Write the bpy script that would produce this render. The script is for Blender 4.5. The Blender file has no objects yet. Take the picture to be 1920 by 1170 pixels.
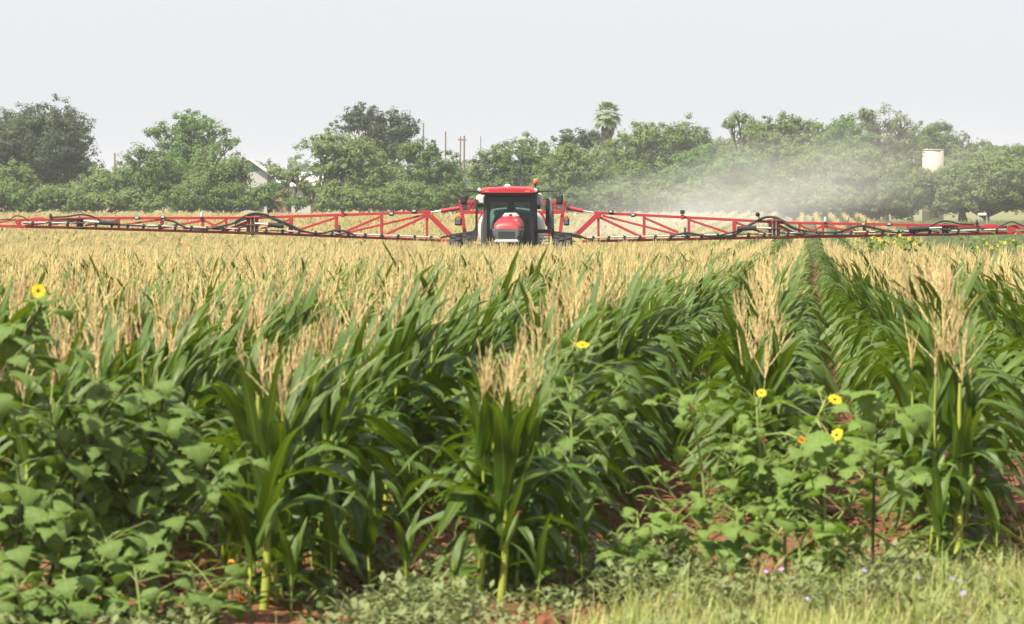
import bpy, math, random
import numpy as np
from mathutils import Matrix, Vector
random.seed(7); rng = np.random.default_rng(11)
R = math.radians
scene = bpy.context.scene
COL = scene.collection

# ------------------------------------------------------------------ camera
FPX, CX, CY, YH = 8000.0, 960.0, 585.0, 365.0     # focal length and horizon in photo pixels
EYE = 1.8
PITCH = math.atan((CY - YH) / FPX)
cam = bpy.data.cameras.new('camera'); camo = bpy.data.objects.new('camera', cam); COL.objects.link(camo)
cam.sensor_width = 36.0; cam.lens = 36.0 * FPX / 1920.0; cam.sensor_fit = 'HORIZONTAL'
camo.location = (0, 0, EYE); camo.rotation_euler = (math.pi / 2 - PITCH, 0, 0)
cam.clip_start = 0.5; cam.clip_end = 9000
cam.dof.use_dof = True; cam.dof.focus_distance = 125.0; cam.dof.aperture_fstop = 11
scene.camera = camo

# ------------------------------------------------------------------ sky and sun
SUN_EL, SUN_AZ = 57.0, 226.0      # azimuth clockwise from +Y (the view direction): behind the camera, to the left
world = bpy.data.worlds.new('World'); scene.world = world; world.use_nodes = True
wn = world.node_tree; wn.nodes.clear()
wo = wn.nodes.new('ShaderNodeOutputWorld'); bg = wn.nodes.new('ShaderNodeBackground')
sky = wn.nodes.new('ShaderNodeTexSky'); sky.sky_type = 'NISHITA'; sky.sun_disc = False
sky.sun_elevation = R(SUN_EL); sky.sun_rotation = R(SUN_AZ)
sky.altitude = 10; sky.air_density = 1.0; sky.dust_density = 3.0; sky.ozone_density = 1.0
mixw = wn.nodes.new('ShaderNodeMix'); mixw.data_type = 'RGBA'; mixw.inputs[0].default_value = 0.6
mixw.inputs[7].default_value = (9.15, 9.35, 9.95, 1)          # milky white haze layer over the whole sky
wn.links.new(sky.outputs[0], mixw.inputs[6]); wn.links.new(mixw.outputs[2], bg.inputs[0])
bg.inputs[1].default_value = 0.056
wn.links.new(bg.outputs[0], wo.inputs[0])
sl = bpy.data.lights.new('sun', 'SUN'); sl.energy = 5.0; sl.angle = R(1.2); sl.color = (1.0, 0.94, 0.79)
so = bpy.data.objects.new('sun', sl); COL.objects.link(so)
sdir = Vector((math.sin(R(SUN_AZ)) * math.cos(R(SUN_EL)), math.cos(R(SUN_AZ)) * math.cos(R(SUN_EL)), math.sin(R(SUN_EL))))
so.rotation_euler = sdir.to_track_quat('Z', 'Y').to_euler(); so.location = (0, 0, 60)
vs = scene.view_settings; vs.view_transform = 'Standard'; vs.look = 'None'; vs.gamma = 1; vs.use_curve_mapping = False
vs.exposure = 1.2
cy = scene.cycles
cy.max_bounces = 6; cy.diffuse_bounces = 2; cy.glossy_bounces = 3; cy.transmission_bounces = 4; cy.transparent_max_bounces = 8
cy.volume_bounces = 1; cy.use_denoising = True; cy.caustics_reflective = False; cy.caustics_refractive = False
try:
    cy.volume_step_rate = 4.0; cy.volume_max_steps = 64
except Exception: pass

# ------------------------------------------------------------------ helpers
def ray(px, py):
    dx, dv = (px - CX) / FPX, -(py - CY) / FPX
    c, s = math.cos(PITCH), math.sin(PITCH)
    return Vector((dx, c + dv * s, -s + dv * c))
def W(px, py, D):
    d = ray(px, py); return Vector((0, 0, EYE)) + d * (D / d.y)
def proj(x, y, z):                      # world -> photo pixel (vectorised)
    c, s = math.cos(PITCH), math.sin(PITCH)
    f = y * c - (z - EYE) * s; v = y * s + (z - EYE) * c
    return CX + FPX * x / f, CY - FPX * v / f
_gy = np.array([-80, 22, 50, 78, 129, 210, 360, 700, 2800.0]); _gz = np.array([0, 0, -.40, -.76, -1.15, -1.15, -.88, -.6, 0.0])
_ty = np.arange(-120, 2900, 1.0); _tz = np.interp(_ty, _gy, _gz)
_k = np.ones(15) / 15; _tz = np.convolve(np.pad(_tz, 7, mode='edge'), _k, 'valid')
def gz(y): return np.interp(y, _ty, _tz)

def link(o): COL.objects.link(o); return o
def tag(o, label=None, cat=None, group=None, kind=None):
    if label: o['label'] = label
    if cat: o['category'] = cat
    if group: o['group'] = group
    if kind: o['kind'] = kind
    return o
def empty(name, loc=(0, 0, 0), rz=0, label=None, cat=None, group=None):
    o = bpy.data.objects.new(name, None); link(o); o.location = loc; o.rotation_euler = (0, 0, rz)
    o.empty_display_size = .2
    return tag(o, label, cat, group)
def mesh_np(name, V, F, mats, smooth=False, mi=None, attrs=None):
    """V (n,3); F either list of tuples or (m,k) array"""
    me = bpy.data.meshes.new(name)
    V = np.asarray(V, dtype=np.float32).reshape(-1, 3)
    if isinstance(F, np.ndarray):
        m, k = F.shape
        me.vertices.add(len(V)); me.vertices.foreach_set('co', V.ravel())
        me.loops.add(m * k); me.loops.foreach_set('vertex_index', F.astype(np.int32).ravel())
        me.polygons.add(m); me.polygons.foreach_set('loop_start', np.arange(0, m * k, k, dtype=np.int32))
        me.polygons.foreach_set('loop_total', np.full(m, k, dtype=np.int32))
    else:
        me.from_pydata(V.tolist(), [], F)
    if mi is not None: me.polygons.foreach_set('material_index', np.asarray(mi, dtype=np.int32))
    if smooth: me.polygons.foreach_set('use_smooth', np.ones(len(me.polygons), dtype=bool))
    for a, vals in (attrs or {}).items():
        at = me.attributes.new(a, 'FLOAT', 'POINT'); at.data.foreach_set('value', np.asarray(vals, dtype=np.float32))
    for m_ in (mats if isinstance(mats, (list, tuple)) else [mats]): me.materials.append(m_)
    me.update(calc_edges=True); me.validate()
    return me
class MB:
    """collects boxes, bars, tubes, lathes; build() links ONE mesh object"""
    def __init__(s): s.v = []; s.f = []; s.sm = []
    def add(s, v, f, smooth=False):
        b = len(s.v); s.v += [tuple(p) for p in v]; s.f += [tuple(i + b for i in q) for q in f]; s.sm += [smooth] * len(f); return s
    def box(s, c, d, rot=None, bev=0.0):
        x, y, z = d[0] / 2, d[1] / 2, d[2] / 2; c = Vector(c)
        b = min(bev, x * .9, y * .9, z * .9)
        if b <= 0:
            v = [Vector((i * x, j * y, k * z)) for i in (-1, 1) for j in (-1, 1) for k in (-1, 1)]
            f = [(0, 1, 3, 2), (4, 6, 7, 5), (0, 4, 5, 1), (2, 3, 7, 6), (0, 2, 6, 4), (1, 5, 7, 3)]
        else:
            v = []; idx = {}
            for i in (-1, 1):
                for j in (-1, 1):
                    for k in (-1, 1):
                        for ax in range(3):
                            p = [i * (x - b), j * (y - b), k * (z - b)]
                            p[ax] = (i, j, k)[ax] * (x, y, z)[ax]
                            idx[(i, j, k, ax)] = len(v); v.append(Vector(p))
            f = []
            for ax in range(3):
                o1, o2 = [a for a in range(3) if a != ax]
                for sgn in (-1, 1):
                    q = []
                    for (a, bb) in ((-1, -1), (1, -1), (1, 1), (-1, 1)):
                        t = [0, 0, 0]; t[ax] = sgn; t[o1] = a; t[o2] = bb; q.append(idx[(*t, ax)])
                    f.append(tuple(q))
            for ax in range(3):
                o1, o2 = [a for a in range(3) if a != ax]
                for a in (-1, 1):
                    for bb in (-1, 1):
                        q = []
                        for (sg, m) in ((-1, o1), (1, o1), (1, o2), (-1, o2)):
                            t = [0, 0, 0]; t[ax] = sg; t[o1] = a; t[o2] = bb; q.append(idx[(*t, m)])
                        f.append(tuple(q))
            for i in (-1, 1):
                for j in (-1, 1):
                    for k in (-1, 1): f.append((idx[(i, j, k, 0)], idx[(i, j, k, 1)], idx[(i, j, k, 2)]))
        if rot is not None: v = [rot @ p for p in v]
        return s.add([p + c for p in v], f)
    def bar(s, p, q, w, h=None, bev=.006):
        p, q = Vector(p), Vector(q); d = q - p
        rot = d.to_track_quat('X', 'Z').to_matrix()
        return s.box((p + q) / 2, (d.length, w, h or w), rot, bev)
    def tube(s, pts, r, n=8, caps=True):
        pts = [Vector(p) for p in pts]; m = len(pts)
        rs = r if isinstance(r, (list, tuple)) else [r] * m
        v = []; up = None
        for i, p in enumerate(pts):
            t = (pts[min(i + 1, m - 1)] - pts[max(i - 1, 0)]); t = t.normalized() if t.length > 1e-9 else Vector((0, 0, 1))
            if up is None: up = t.orthogonal().normalized()
            up = (up - t * up.dot(t)); up = up.normalized() if up.length > 1e-6 else t.orthogonal().normalized()
            b = t.cross(up)
            for k in range(n):
                a = 2 * math.pi * k / n; v.append(p + (up * math.cos(a) + b * math.sin(a)) * rs[i])
        f = [(i * n + k, i * n + (k + 1) % n, (i + 1) * n + (k + 1) % n, (i + 1) * n + k) for i in range(m - 1) for k in range(n)]
        s.add(v, f, True)
        if caps:
            s.add(v[:n], [tuple(range(n))[::-1]]); s.add(v[-n:], [tuple(range(n))])
        return s
    def lathe(s, prof, c, axis='Z', n=20):
        """prof [(r,h)] about axis through c"""
        c = Vector(c); v = []
        for r_, h in prof:
            for k in range(n):
                a = 2 * math.pi * k / n; x, y = r_ * math.cos(a), r_ * math.sin(a)
                v.append(c + Vector({'Z': (x, y, h), 'Y': (x, h, y), 'X': (h, x, y)}[axis]))
        m = len(prof)
        f = [(i * n + k, i * n + (k + 1) % n, (i + 1) * n + (k + 1) % n, (i + 1) * n + k) for i in range(m - 1) for k in range(n)]
        return s.add(v, f, True)
    def prism(s, poly, y0, y1):
        """poly in x,z extruded along y"""
        n = len(poly); v = [(x, y0, z) for x, z in poly] + [(x, y1, z) for x, z in poly]
        f = [tuple(range(n)), tuple(range(2 * n - 1, n - 1, -1))] + [(i, n + i, n + (i + 1) % n, (i + 1) % n) for i in range(n)]
        return s.add(v, f)
    def loft(s, secs, smooth=True, caps=True):
        n = len(secs[0]); v = [p for q in secs for p in q]
        f = [(i * n + k, i * n + (k + 1) % n, (i + 1) * n + (k + 1) % n, (i + 1) * n + k) for i in range(len(secs) - 1) for k in range(n)]
        s.add(v, f, smooth)
        if caps: s.add(secs[0], [tuple(range(n))[::-1]]); s.add(secs[-1], [tuple(range(n))])
        return s
    def mesh(s, name, mat):
        me = bpy.data.meshes.new(name); me.from_pydata([tuple(p) for p in s.v], [], s.f)
        me.polygons.foreach_set('use_smooth', s.sm)
        me.materials.append(mat); me.update(); return me
    def build(s, name, mat, parent=None):
        o = bpy.data.objects.new(name, s.mesh(name, mat)); link(o)
        if parent is not None: o.parent = parent
        return o

# ------------------------------------------------------------------ materials
def newmat(name):
    m = bpy.data.materials.new(name); m.use_nodes = True; nt = m.node_tree
    return m, nt, nt.nodes['Principled BSDF'], nt.nodes['Material Output']
ALB = .86                                  # common trim of all surface colours to the exposure
def rgbx(c): return (c[0], c[1], c[2], 1)
def rgba(c): return (c[0] * ALB, c[1] * ALB, c[2] * ALB, 1)
def paint(name, col, rough=.4, metal=0.0, dust=.25, dustcol=(.36, .27, .18), scale=3.0, bump=0.0, coat=0.0):
    """a coloured surface with dirt/wear from noise"""
    m, nt, b, o = newmat(name); N = nt.nodes.new; L = nt.links.new
    tc = N('ShaderNodeTexCoord'); n1 = N('ShaderNodeTexNoise'); n1.inputs['Scale'].default_value = scale; n1.inputs['Detail'].default_value = 6
    L(tc.outputs['Object'], n1.inputs['Vector'])
    rp = N('ShaderNodeMapRange'); rp.inputs[1].default_value = .42; rp.inputs[2].default_value = .75; rp.inputs[4].default_value = dust
    L(n1.outputs['Fac'], rp.inputs[0])
    mx = N('ShaderNodeMix'); mx.data_type = 'RGBA'; mx.inputs[6].default_value = rgba(col); mx.inputs[7].default_value = rgba(dustcol)
    L(rp.outputs[0], mx.inputs[0]); L(mx.outputs[2], b.inputs['Base Color'])
    r2 = N('ShaderNodeMapRange'); r2.inputs[3].default_value = rough; r2.inputs[4].default_value = min(1, rough + .35); L(n1.outputs['Fac'], r2.inputs[0]); L(r2.outputs[0], b.inputs['Roughness'])
    b.inputs['Metallic'].default_value = metal; b.inputs['Coat Weight'].default_value = coat
    if bump:
        bp = N('ShaderNodeBump'); bp.inputs['Strength'].default_value = bump; n2 = N('ShaderNodeTexNoise'); n2.inputs['Scale'].default_value = scale * 12
        L(tc.outputs['Object'], n2.inputs['Vector']); L(n2.outputs['Fac'], bp.inputs['Height']); L(bp.outputs[0], b.inputs['Normal'])
    return m
def leafmat(name, c1, c2, trans=.3, rough=.5, tcol=None, spec=.5, rib=None, patch=None, tip=None):
    """foliage: colour differs per plant and per leaf; light passes through"""
    m, nt, b, o = newmat(name); N = nt.nodes.new; L = nt.links.new
    oi = N('ShaderNodeObjectInfo'); ge = N('ShaderNodeNewGeometry')
    ad = N('ShaderNodeMath'); ad.operation = 'ADD'; L(oi.outputs['Random'], ad.inputs[0]); L(ge.outputs['Random Per Island'], ad.inputs[1])
    hf = N('ShaderNodeMath'); hf.operation = 'MULTIPLY'; hf.inputs[1].default_value = .5; L(ad.outputs[0], hf.inputs[0])
    mx = N('ShaderNodeMix'); mx.data_type = 'RGBA'; mx.inputs[6].default_value = rgba(c1); mx.inputs[7].default_value = rgba(c2); L(hf.outputs[0], mx.inputs[0])
    out = mx.outputs[2]
    if patch:                                        # slow colour drift through the crown / along the blade
        tn = N('ShaderNodeTexNoise'); tn.inputs['Scale'].default_value = patch[0]; tn.inputs['Detail'].default_value = 2
        tc = N('ShaderNodeTexCoord'); L(tc.outputs['Object'], tn.inputs['Vector'])
        rp = N('ShaderNodeMapRange'); rp.inputs[1].default_value = .4; rp.inputs[2].default_value = .65; L(tn.outputs['Fac'], rp.inputs[0])
        m2 = N('ShaderNodeMix'); m2.data_type = 'RGBA'; L(rp.outputs[0], m2.inputs[0]); L(out, m2.inputs[6]); m2.inputs[7].default_value = rgba(patch[1]); out = m2.outputs[2]
    if rib:                                          # pale midrib, fine veins
        at = N('ShaderNodeAttribute'); at.attribute_name = 'ac'
        ab = N('ShaderNodeMath'); ab.operation = 'ABSOLUTE'; L(at.outputs['Fac'], ab.inputs[0])
        rp = N('ShaderNodeMapRange'); rp.inputs[1].default_value = .03; rp.inputs[2].default_value = rib[1]; rp.inputs[3].default_value = .75; rp.inputs[4].default_value = 0; L(ab.outputs[0], rp.inputs[0])
        m2 = N('ShaderNodeMix'); m2.data_type = 'RGBA'; L(rp.outputs[0], m2.inputs[0]); L(out, m2.inputs[6]); m2.inputs[7].default_value = rgba(rib[0]); out = m2.outputs[2]
        wv = N('ShaderNodeMath'); wv.operation = 'SINE'; ml = N('ShaderNodeMath'); ml.operation = 'MULTIPLY'; ml.inputs[1].default_value = 42; L(at.outputs['Fac'], ml.inputs[0]); L(ml.outputs[0], wv.inputs[0])
        bp = N('ShaderNodeBump'); bp.inputs['Strength'].default_value = .25; bp.inputs['Distance'].default_value = .002; L(wv.outputs[0], bp.inputs['Height']); L(bp.outputs[0], b.inputs['Normal'])
    if tip:                                          # dry tan leaf ends and margins on some leaves
        at = N('ShaderNodeAttribute'); at.attribute_name = 'al'; tn = N('ShaderNodeTexNoise'); tn.inputs['Scale'].default_value = 14; tc = N('ShaderNodeTexCoord'); L(tc.outputs['Object'], tn.inputs['Vector'])
        a1 = N('ShaderNodeMath'); a1.operation = 'MULTIPLY_ADD'; L(tn.outputs['Fac'], a1.inputs[0]); a1.inputs[1].default_value = .5; L(at.outputs['Fac'], a1.inputs[2])
        a2 = N('ShaderNodeMath'); a2.operation = 'MULTIPLY_ADD'; L(ge.outputs['Random Per Island'], a2.inputs[0]); a2.inputs[1].default_value = .22; L(a1.outputs[0], a2.inputs[2])
        rp = N('ShaderNodeMapRange'); rp.inputs[1].default_value = 1.32; rp.inputs[2].default_value = 1.48; L(a2.outputs[0], rp.inputs[0])
        m2 = N('ShaderNodeMix'); m2.data_type = 'RGBA'; L(rp.outputs[0], m2.inputs[0]); L(out, m2.inputs[6]); m2.inputs[7].default_value = rgba(tip); out = m2.outputs[2]
    L(out, b.inputs['Base Color']); b.inputs['Roughness'].default_value = rough; b.inputs['Specular IOR Level'].default_value = spec
    tr = N('ShaderNodeBsdfTranslucent'); ms = N('ShaderNodeMixShader'); ms.inputs[0].default_value = trans
    if tcol:
        mt = N('ShaderNodeMix'); mt.data_type = 'RGBA'; mt.blend_type = 'MULTIPLY'; mt.inputs[0].default_value = 1; L(out, mt.inputs[6]); mt.inputs[7].default_value = rgbx(tcol); L(mt.outputs[2], tr.inputs[0])
    else: L(out, tr.inputs[0])
    L(b.outputs[0], ms.inputs[1]); L(tr.outputs[0], ms.inputs[2]); L(ms.outputs[0], o.inputs[0])
    return m
def glassmat(name, tint, refl=1.0):
    m, nt, b, o = newmat(name); N = nt.nodes.new; L = nt.links.new; nt.nodes.remove(b)
    t = N('ShaderNodeBsdfTransparent'); t.inputs[0].default_value = rgbx(tint)
    g = N('ShaderNodeBsdfGlossy'); g.inputs['Roughness'].default_value = .03
    fr = N('ShaderNodeFresnel'); fr.inputs[0].default_value = 1.5
    ml = N('ShaderNodeMath'); ml.operation = 'MULTIPLY'; ml.inputs[1].default_value = refl; L(fr.outputs[0], ml.inputs[0])
    ms = N('ShaderNodeMixShader'); L(ml.outputs[0], ms.inputs[0]); L(t.outputs[0], ms.inputs[1]); L(g.outputs[0], ms.inputs[2]); L(ms.outputs[0], o.inputs[0])
    return m
# ------------------------------------------------------------------ ground, verge, pasture
ROW = math.tan(R(3.93))                    # the corn rows run this far to the right per metre of depth
def rowu(x, y): return x - y * ROW
def soilmat(name, c1, c2, c3, sc=1.0, bump=.6):
    m, nt, b, o = newmat(name); N = nt.nodes.new; L = nt.links.new
    tc = N('ShaderNodeTexCoord')
    n1 = N('ShaderNodeTexNoise'); n1.inputs['Scale'].default_value = 1.3 * sc; n1.inputs['Detail'].default_value = 8
    n2 = N('ShaderNodeTexNoise'); n2.inputs['Scale'].default_value = 22 * sc; n2.inputs['Detail'].default_value = 5
    n3 = N('ShaderNodeTexVoronoi'); n3.inputs['Scale'].default_value = 30 * sc
    for n_ in (n1, n2, n3): L(tc.outputs['Object'], n_.inputs['Vector'])
    r = N('ShaderNodeValToRGB'); r.color_ramp.elements[0].position = .3; r.color_ramp.elements[0].color = rgba(c1); r.color_ramp.elements[1].position = .7; r.color_ramp.elements[1].color = rgba(c2)
    L(n1.outputs['Fac'], r.inputs[0])
    mx = N('ShaderNodeMix'); mx.data_type = 'RGBA'; L(r.outputs[0], mx.inputs[6]); mx.inputs[7].default_value = rgba(c3)
    rp = N('ShaderNodeMapRange'); rp.inputs[1].default_value = .45; rp.inputs[2].default_value = .7; L(n2.outputs['Fac'], rp.inputs[0]); L(rp.outputs[0], mx.inputs[0])
    L(mx.outputs[2], b.inputs['Base Color']); b.inputs['Roughness'].default_value = .95; b.inputs['Specular IOR Level'].default_value = .15
    ad = N('ShaderNodeMath'); L(n2.outputs['Fac'], ad.inputs[0]); L(n3.outputs['Distance'], ad.inputs[1])
    bp = N('ShaderNodeBump'); bp.inputs['Strength'].default_value = bump; bp.inputs['Distance'].default_value = .03; L(ad.outputs[0], bp.inputs['Height']); L(bp.outputs[0], b.inputs['Normal'])
    return m
M_soil = soilmat('red_soil', (.12, .044, .022), (.19, .078, .04), (.25, .115, .062))
M_past = soilmat('pasture_ground', (.12, .13, .05), (.18, .175, .08), (.23, .20, .11), .25, .3)
def sheet(name, xs, ys, dz, mat, f=None):
    xs, ys = np.asarray(xs, float), np.asarray(ys, float)
    X, Y = np.meshgrid(xs, ys); Z = gz(Y) + dz
    if f is not None: Z = Z + f(X, Y)
    n, m = len(ys), len(xs); i = np.arange(n * m).reshape(n, m)
    F = np.stack([i[:-1, :-1], i[:-1, 1:], i[1:, 1:], i[1:, :-1]], -1).reshape(-1, 4)
    me = mesh_np(name, np.stack([X, Y, Z], -1), F, mat, True); o = bpy.data.objects.new(name, me); link(o)
    return o
def clump(X, Y):       # tilled, cloddy soil near the camera: ridges along the rows and lumps
    near = np.clip((40 - Y) / 12, 0, 1) * np.clip((Y - 9) / 3, 0, 1) * np.clip((8 - np.abs(X - 1)) / 2, 0, 1)
    u = X - Y * ROW
    return near * (.025 * np.cos((u + .28) / 1.03 * 2 * math.pi) + .012 * np.sin(X * 23 + Y * 3) * np.sin(Y * 19 - X * 5) + .010 * np.sin(X * 47 + 1) * np.sin(Y * 41))
gx = np.concatenate([np.linspace(-1500, -60, 12), np.linspace(-40, -7, 8), np.arange(-6, 8, .06), np.linspace(9, 40, 8), np.linspace(60, 1500, 12)])
gyv = np.concatenate([np.linspace(-80, 8, 6), np.arange(10, 32, .06), np.linspace(33, 60, 14), np.linspace(64, 240, 30), np.linspace(260, 700, 16), np.linspace(800, 2650, 10)])
tag(sheet('ground', gx, gyv, 0, M_soil, clump), kind='structure')
# pale pasture beyond the corn, right of the far rows, and around the trees
tag(sheet('pasture', np.linspace(-330, 330, 40), np.linspace(322, 700, 30), .03, M_past), kind='structure')
# ------------------------------------------------------------------ corn: leaf, tassel, stalk meshes and plant templates
M_corn = leafmat('corn_leaf', (.046, .102, .009), (.090, .158, .014), trans=.28, rough=.44, tcol=(1.9, 1.75, .42), spec=.36, rib=((.20, .23, .06), .12), patch=(2.0, (.066, .118, .014)), tip=(.34, .25, .10))
M_stalk = leafmat('corn_stalk', (.30, .36, .045), (.36, .40, .055), trans=.05, rough=.5)
M_tass = leafmat('corn_tassel', (.85, .66, .27), (.60, .40, .24), trans=.18, rough=.8, spec=.15, patch=(7.0, (.70, .60, .27)))
M_husk = leafmat('corn_husk', (.17, .26, .06), (.20, .28, .08), trans=.1, rough=.55)
M_silk = leafmat('corn_silk', (.22, .07, .03), (.28, .10, .04), trans=.1, rough=.8)
def leaf_blade(L_, w, a0, a1, bend, twist, wav, ph, nseg=10, nac=5, kink=None):
    """corn blade: starts a0 from vertical, ends a1 from vertical; in the x-z plane"""
    V = []; ac = []; al = []; p = np.zeros(3); ds = L_ / nseg
    for i in range(nseg + 1):
        t = i / nseg
        f_ = t ** bend
        if kink: q_ = min(1, max(0, (t - kink + .16) / .32)); f_ = .22 * t + .78 * q_ * q_ * (3 - 2 * q_)
        a = a0 + (a1 - a0) * f_
        d = np.array([math.sin(a), 0, math.cos(a)]); nrm = np.array([-math.cos(a), 0, math.sin(a)])
        if i: p = p + d * ds
        hw = w / 2 * (max(0.0, (1 - t ** 2.2)) ** .8) * (.55 + .45 * min(1, t / .22)) + .0008
        tw = twist * t
        side = np.array([0, math.cos(tw), 0]) + nrm * math.sin(tw); up = nrm * math.cos(tw) - np.array([0, math.sin(tw), 0])
        for k in range(nac):
            c = -1 + 2 * k / (nac - 1)
            fold = .26 * (1 - .55 * t) * abs(c) * hw
            wv = wav * abs(c) ** 2 * math.sin(t * 19 + ph + (1.7 if c > 0 else 0)) * (1 - .4 * t)
            V.append(p + side * c * hw + up * (fold + wv)); ac.append(c); al.append(t)
    i = np.arange((nseg + 1) * nac).reshape(nseg + 1, nac)
    F = np.stack([i[:-1, :-1], i[:-1, 1:], i[1:, 1:], i[1:, :-1]], -1).reshape(-1, 4)
    return np.array(V), F, np.column_stack([ac, al])
def mb_np(mb):
    V = np.array([tuple(p) for p in mb.v]); quads = []
    for f in mb.f:
        if len(f) == 4: quads.append(f)
        elif len(f) == 3: quads.append((f[0], f[1], f[2], f[2]))
        else:
            for k in range(1, len(f) - 1, 2): quads.append((f[0], f[k], f[k + 1], f[min(k + 2, len(f) - 1)]))
    return V, mb.f
def spike(mb, p, d, L_, r, seed, bumps=7, n=4):
    """one tassel branch: a thin rod knotted with spikelets"""
    rs = random.Random(seed); pts = []; rad = []
    d = Vector(d).normalized(); side = d.orthogonal().normalized(); cur = rs.uniform(-.18, .18)
    for i in range(bumps * 2 + 1):
        t = i / (bumps * 2)
        pts.append(Vector(p) + d * (L_ * t) + side * (cur * L_ * t * t) + Vector((rs.uniform(-1, 1), rs.uniform(-1, 1), 0)) * r * .5)
        rad.append(r * (.35 if t < .12 else (1.25 if i % 2 else .6)) * (1 - .55 * t))
    mb.tube(pts, rad, n, caps=False)
def tassel_mb(seed, h=.36, nb=9, bumps=7, spread=.19, rr=.0046):
    rs = random.Random(seed); mb = MB()
    spike(mb, (0, 0, 0), (rs.uniform(-.08, .12), rs.uniform(-.06, .06), 1), h, rr * 1.2, seed, bumps)
    for k in range(nb):
        a = rs.uniform(0, 6.283); s = spread * rs.uniform(.3, 1.5); z = rs.uniform(.0, .13)
        if rs.random() < .18: s = rs.uniform(.55, 1.1)
        spike(mb, (0, 0, z), (math.cos(a) * s, math.sin(a) * s, 1), h * rs.uniform(.42, .80), rr, seed * 50 + k, bumps)
    return mb
leaf_lib_up, leaf_lib_arch, leaf_lib_low = [], [], []
rs = random.Random(5)
def mkleaf(kind, nseg=10, nac=5):
    if kind == 'up': return leaf_blade(rs.uniform(.40, .60), rs.uniform(.066, .098), R(rs.uniform(8, 20)), R(rs.uniform(25, 75)), rs.uniform(1.6, 3.0), rs.uniform(-.5, .5), .004, rs.uniform(0, 6), nseg, nac)
    if kind == 'arch': return leaf_blade(rs.uniform(.50, .76), rs.uniform(.085, .122), R(rs.uniform(22, 48)), R(rs.uniform(135, 178)), rs.uniform(.9, 2.0), rs.uniform(-1.1, 1.1), .010, rs.uniform(0, 6), nseg, nac, rs.uniform(.3, .65) if rs.random() < .75 else None)
    return leaf_blade(rs.uniform(.42, .62), rs.uniform(.07, .095), R(rs.uniform(40, 65)), R(rs.uniform(130, 172)), rs.uniform(.7, 1.4), rs.uniform(-.9, .9), .009, rs.uniform(0, 6), nseg, nac)
LV = {k: [mkleaf(k) for _ in range(n)] for k, n in (('up', 9), ('arch', 14), ('low', 8))}
LM = {k: [mesh_np('corn_leaf', v, f, M_corn, True, attrs={'ac': a[:, 0], 'al': a[:, 1]}) for v, f, a in lst] for k, lst in LV.items()}
LVlo = {k: [mkleaf(k, 5, 3) for _ in range(5)] for k in ('up', 'arch')}
def stalk_mb(h):
    mb = MB(); pts = []; rad = []
    for i in range(9):
        t = i / 8; pts.append((.012 * math.sin(t * 5), .010 * math.sin(t * 4 + 1), h * t)); rad.append(.0135 * (1 - .62 * t) * (1.12 if i % 2 else 1))
    return mb.tube(pts, rad, 7)
def ear_mbs():
    e = MB(); e.lathe([(.004, 0), (.018, .03), (.024, .09), (.020, .15), (.008, .20)], (0, 0, 0), 'Z', 8)
    s = MB()
    for k in range(9):
        a = k * .7; s.tube([(0, 0, .19), (.008 * math.cos(a), .008 * math.sin(a), .225), (.022 * math.cos(a), .022 * math.sin(a), .222 - .004 * k)], [.004, .003, .002], 3)
    return e, s
STK = [stalk_mb(h) for h in (1.12, 1.18, 1.24)]; STKm = [s.mesh('corn_stalk', M_stalk) for s in STK]
TAS = [tassel_mb(100 + i, random.Random(i).uniform(.34, .46), random.Random(i).randint(4, 8)) for i in range(8)]; TASm = [t.mesh('corn_tassel', M_tass) for t in TAS]
EAR, SILK = ear_mbs(); EARm = EAR.mesh('corn_ear', M_husk); SILKm = SILK.mesh('corn_silk', M_silk)
def template(seed, lib=None):
    """list of (part, kind, index, matrix)"""
    r = random.Random(seed); parts = []; si = r.randrange(3); hs = (1.12, 1.18, 1.24)[si]
    parts.append(('stalk', 'stalk', si, Matrix.Identity(4)))
    nl = 14; base_az = r.uniform(-.7, .7)
    for i in range(nl):
        t = i / (nl - 1); z = .08 + (hs - .24) * t
        az = base_az + (math.pi if i % 2 else 0) + r.gauss(0, 1.0)
        sc = 1.0
        if t > .72:
            kind = 'up'
            if r.random() < .6: az = r.uniform(-.9, .9)           # the upper blades lean down-wind, to the right
            sc = r.uniform(.85, 1.15)
        elif t > .22: kind = 'arch'; sc = r.uniform(.85, 1.1)
        else: kind = 'low'; sc = r.uniform(.8, 1.05)
        n = len(LV[kind]); k = r.randrange(n)
        mtx = Matrix.Translation((.012 * math.sin(z / hs * 5), .010 * math.sin(z / hs * 4 + 1), z)) @ Matrix.Rotation(az, 4, 'Z') @ Matrix.Rotation(r.uniform(-.15, .15), 4, 'Y') @ Matrix.Scale(sc, 4)
        parts.append(('leaf', kind, k, mtx))
    parts.append(('tassel', 'tassel', r.randrange(8), Matrix.Translation((.012 * math.sin(5), .010 * math.sin(5), hs - .01)) @ Matrix.Rotation(r.uniform(0, 6.28), 4, 'Z') @ Matrix.Rotation(r.uniform(-.06, .10), 4, 'Y')))
    if r.random() < .5:
        parts.append(('ear', 'ear', 0, Matrix.Translation((0, 0, hs * .45)) @ Matrix.Rotation(r.uniform(-2.4, -.6), 4, 'Z') @ Matrix.Rotation(.35, 4, 'Y')))
    return parts
TEMPL = [template(40 + i) for i in range(10)]
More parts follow.
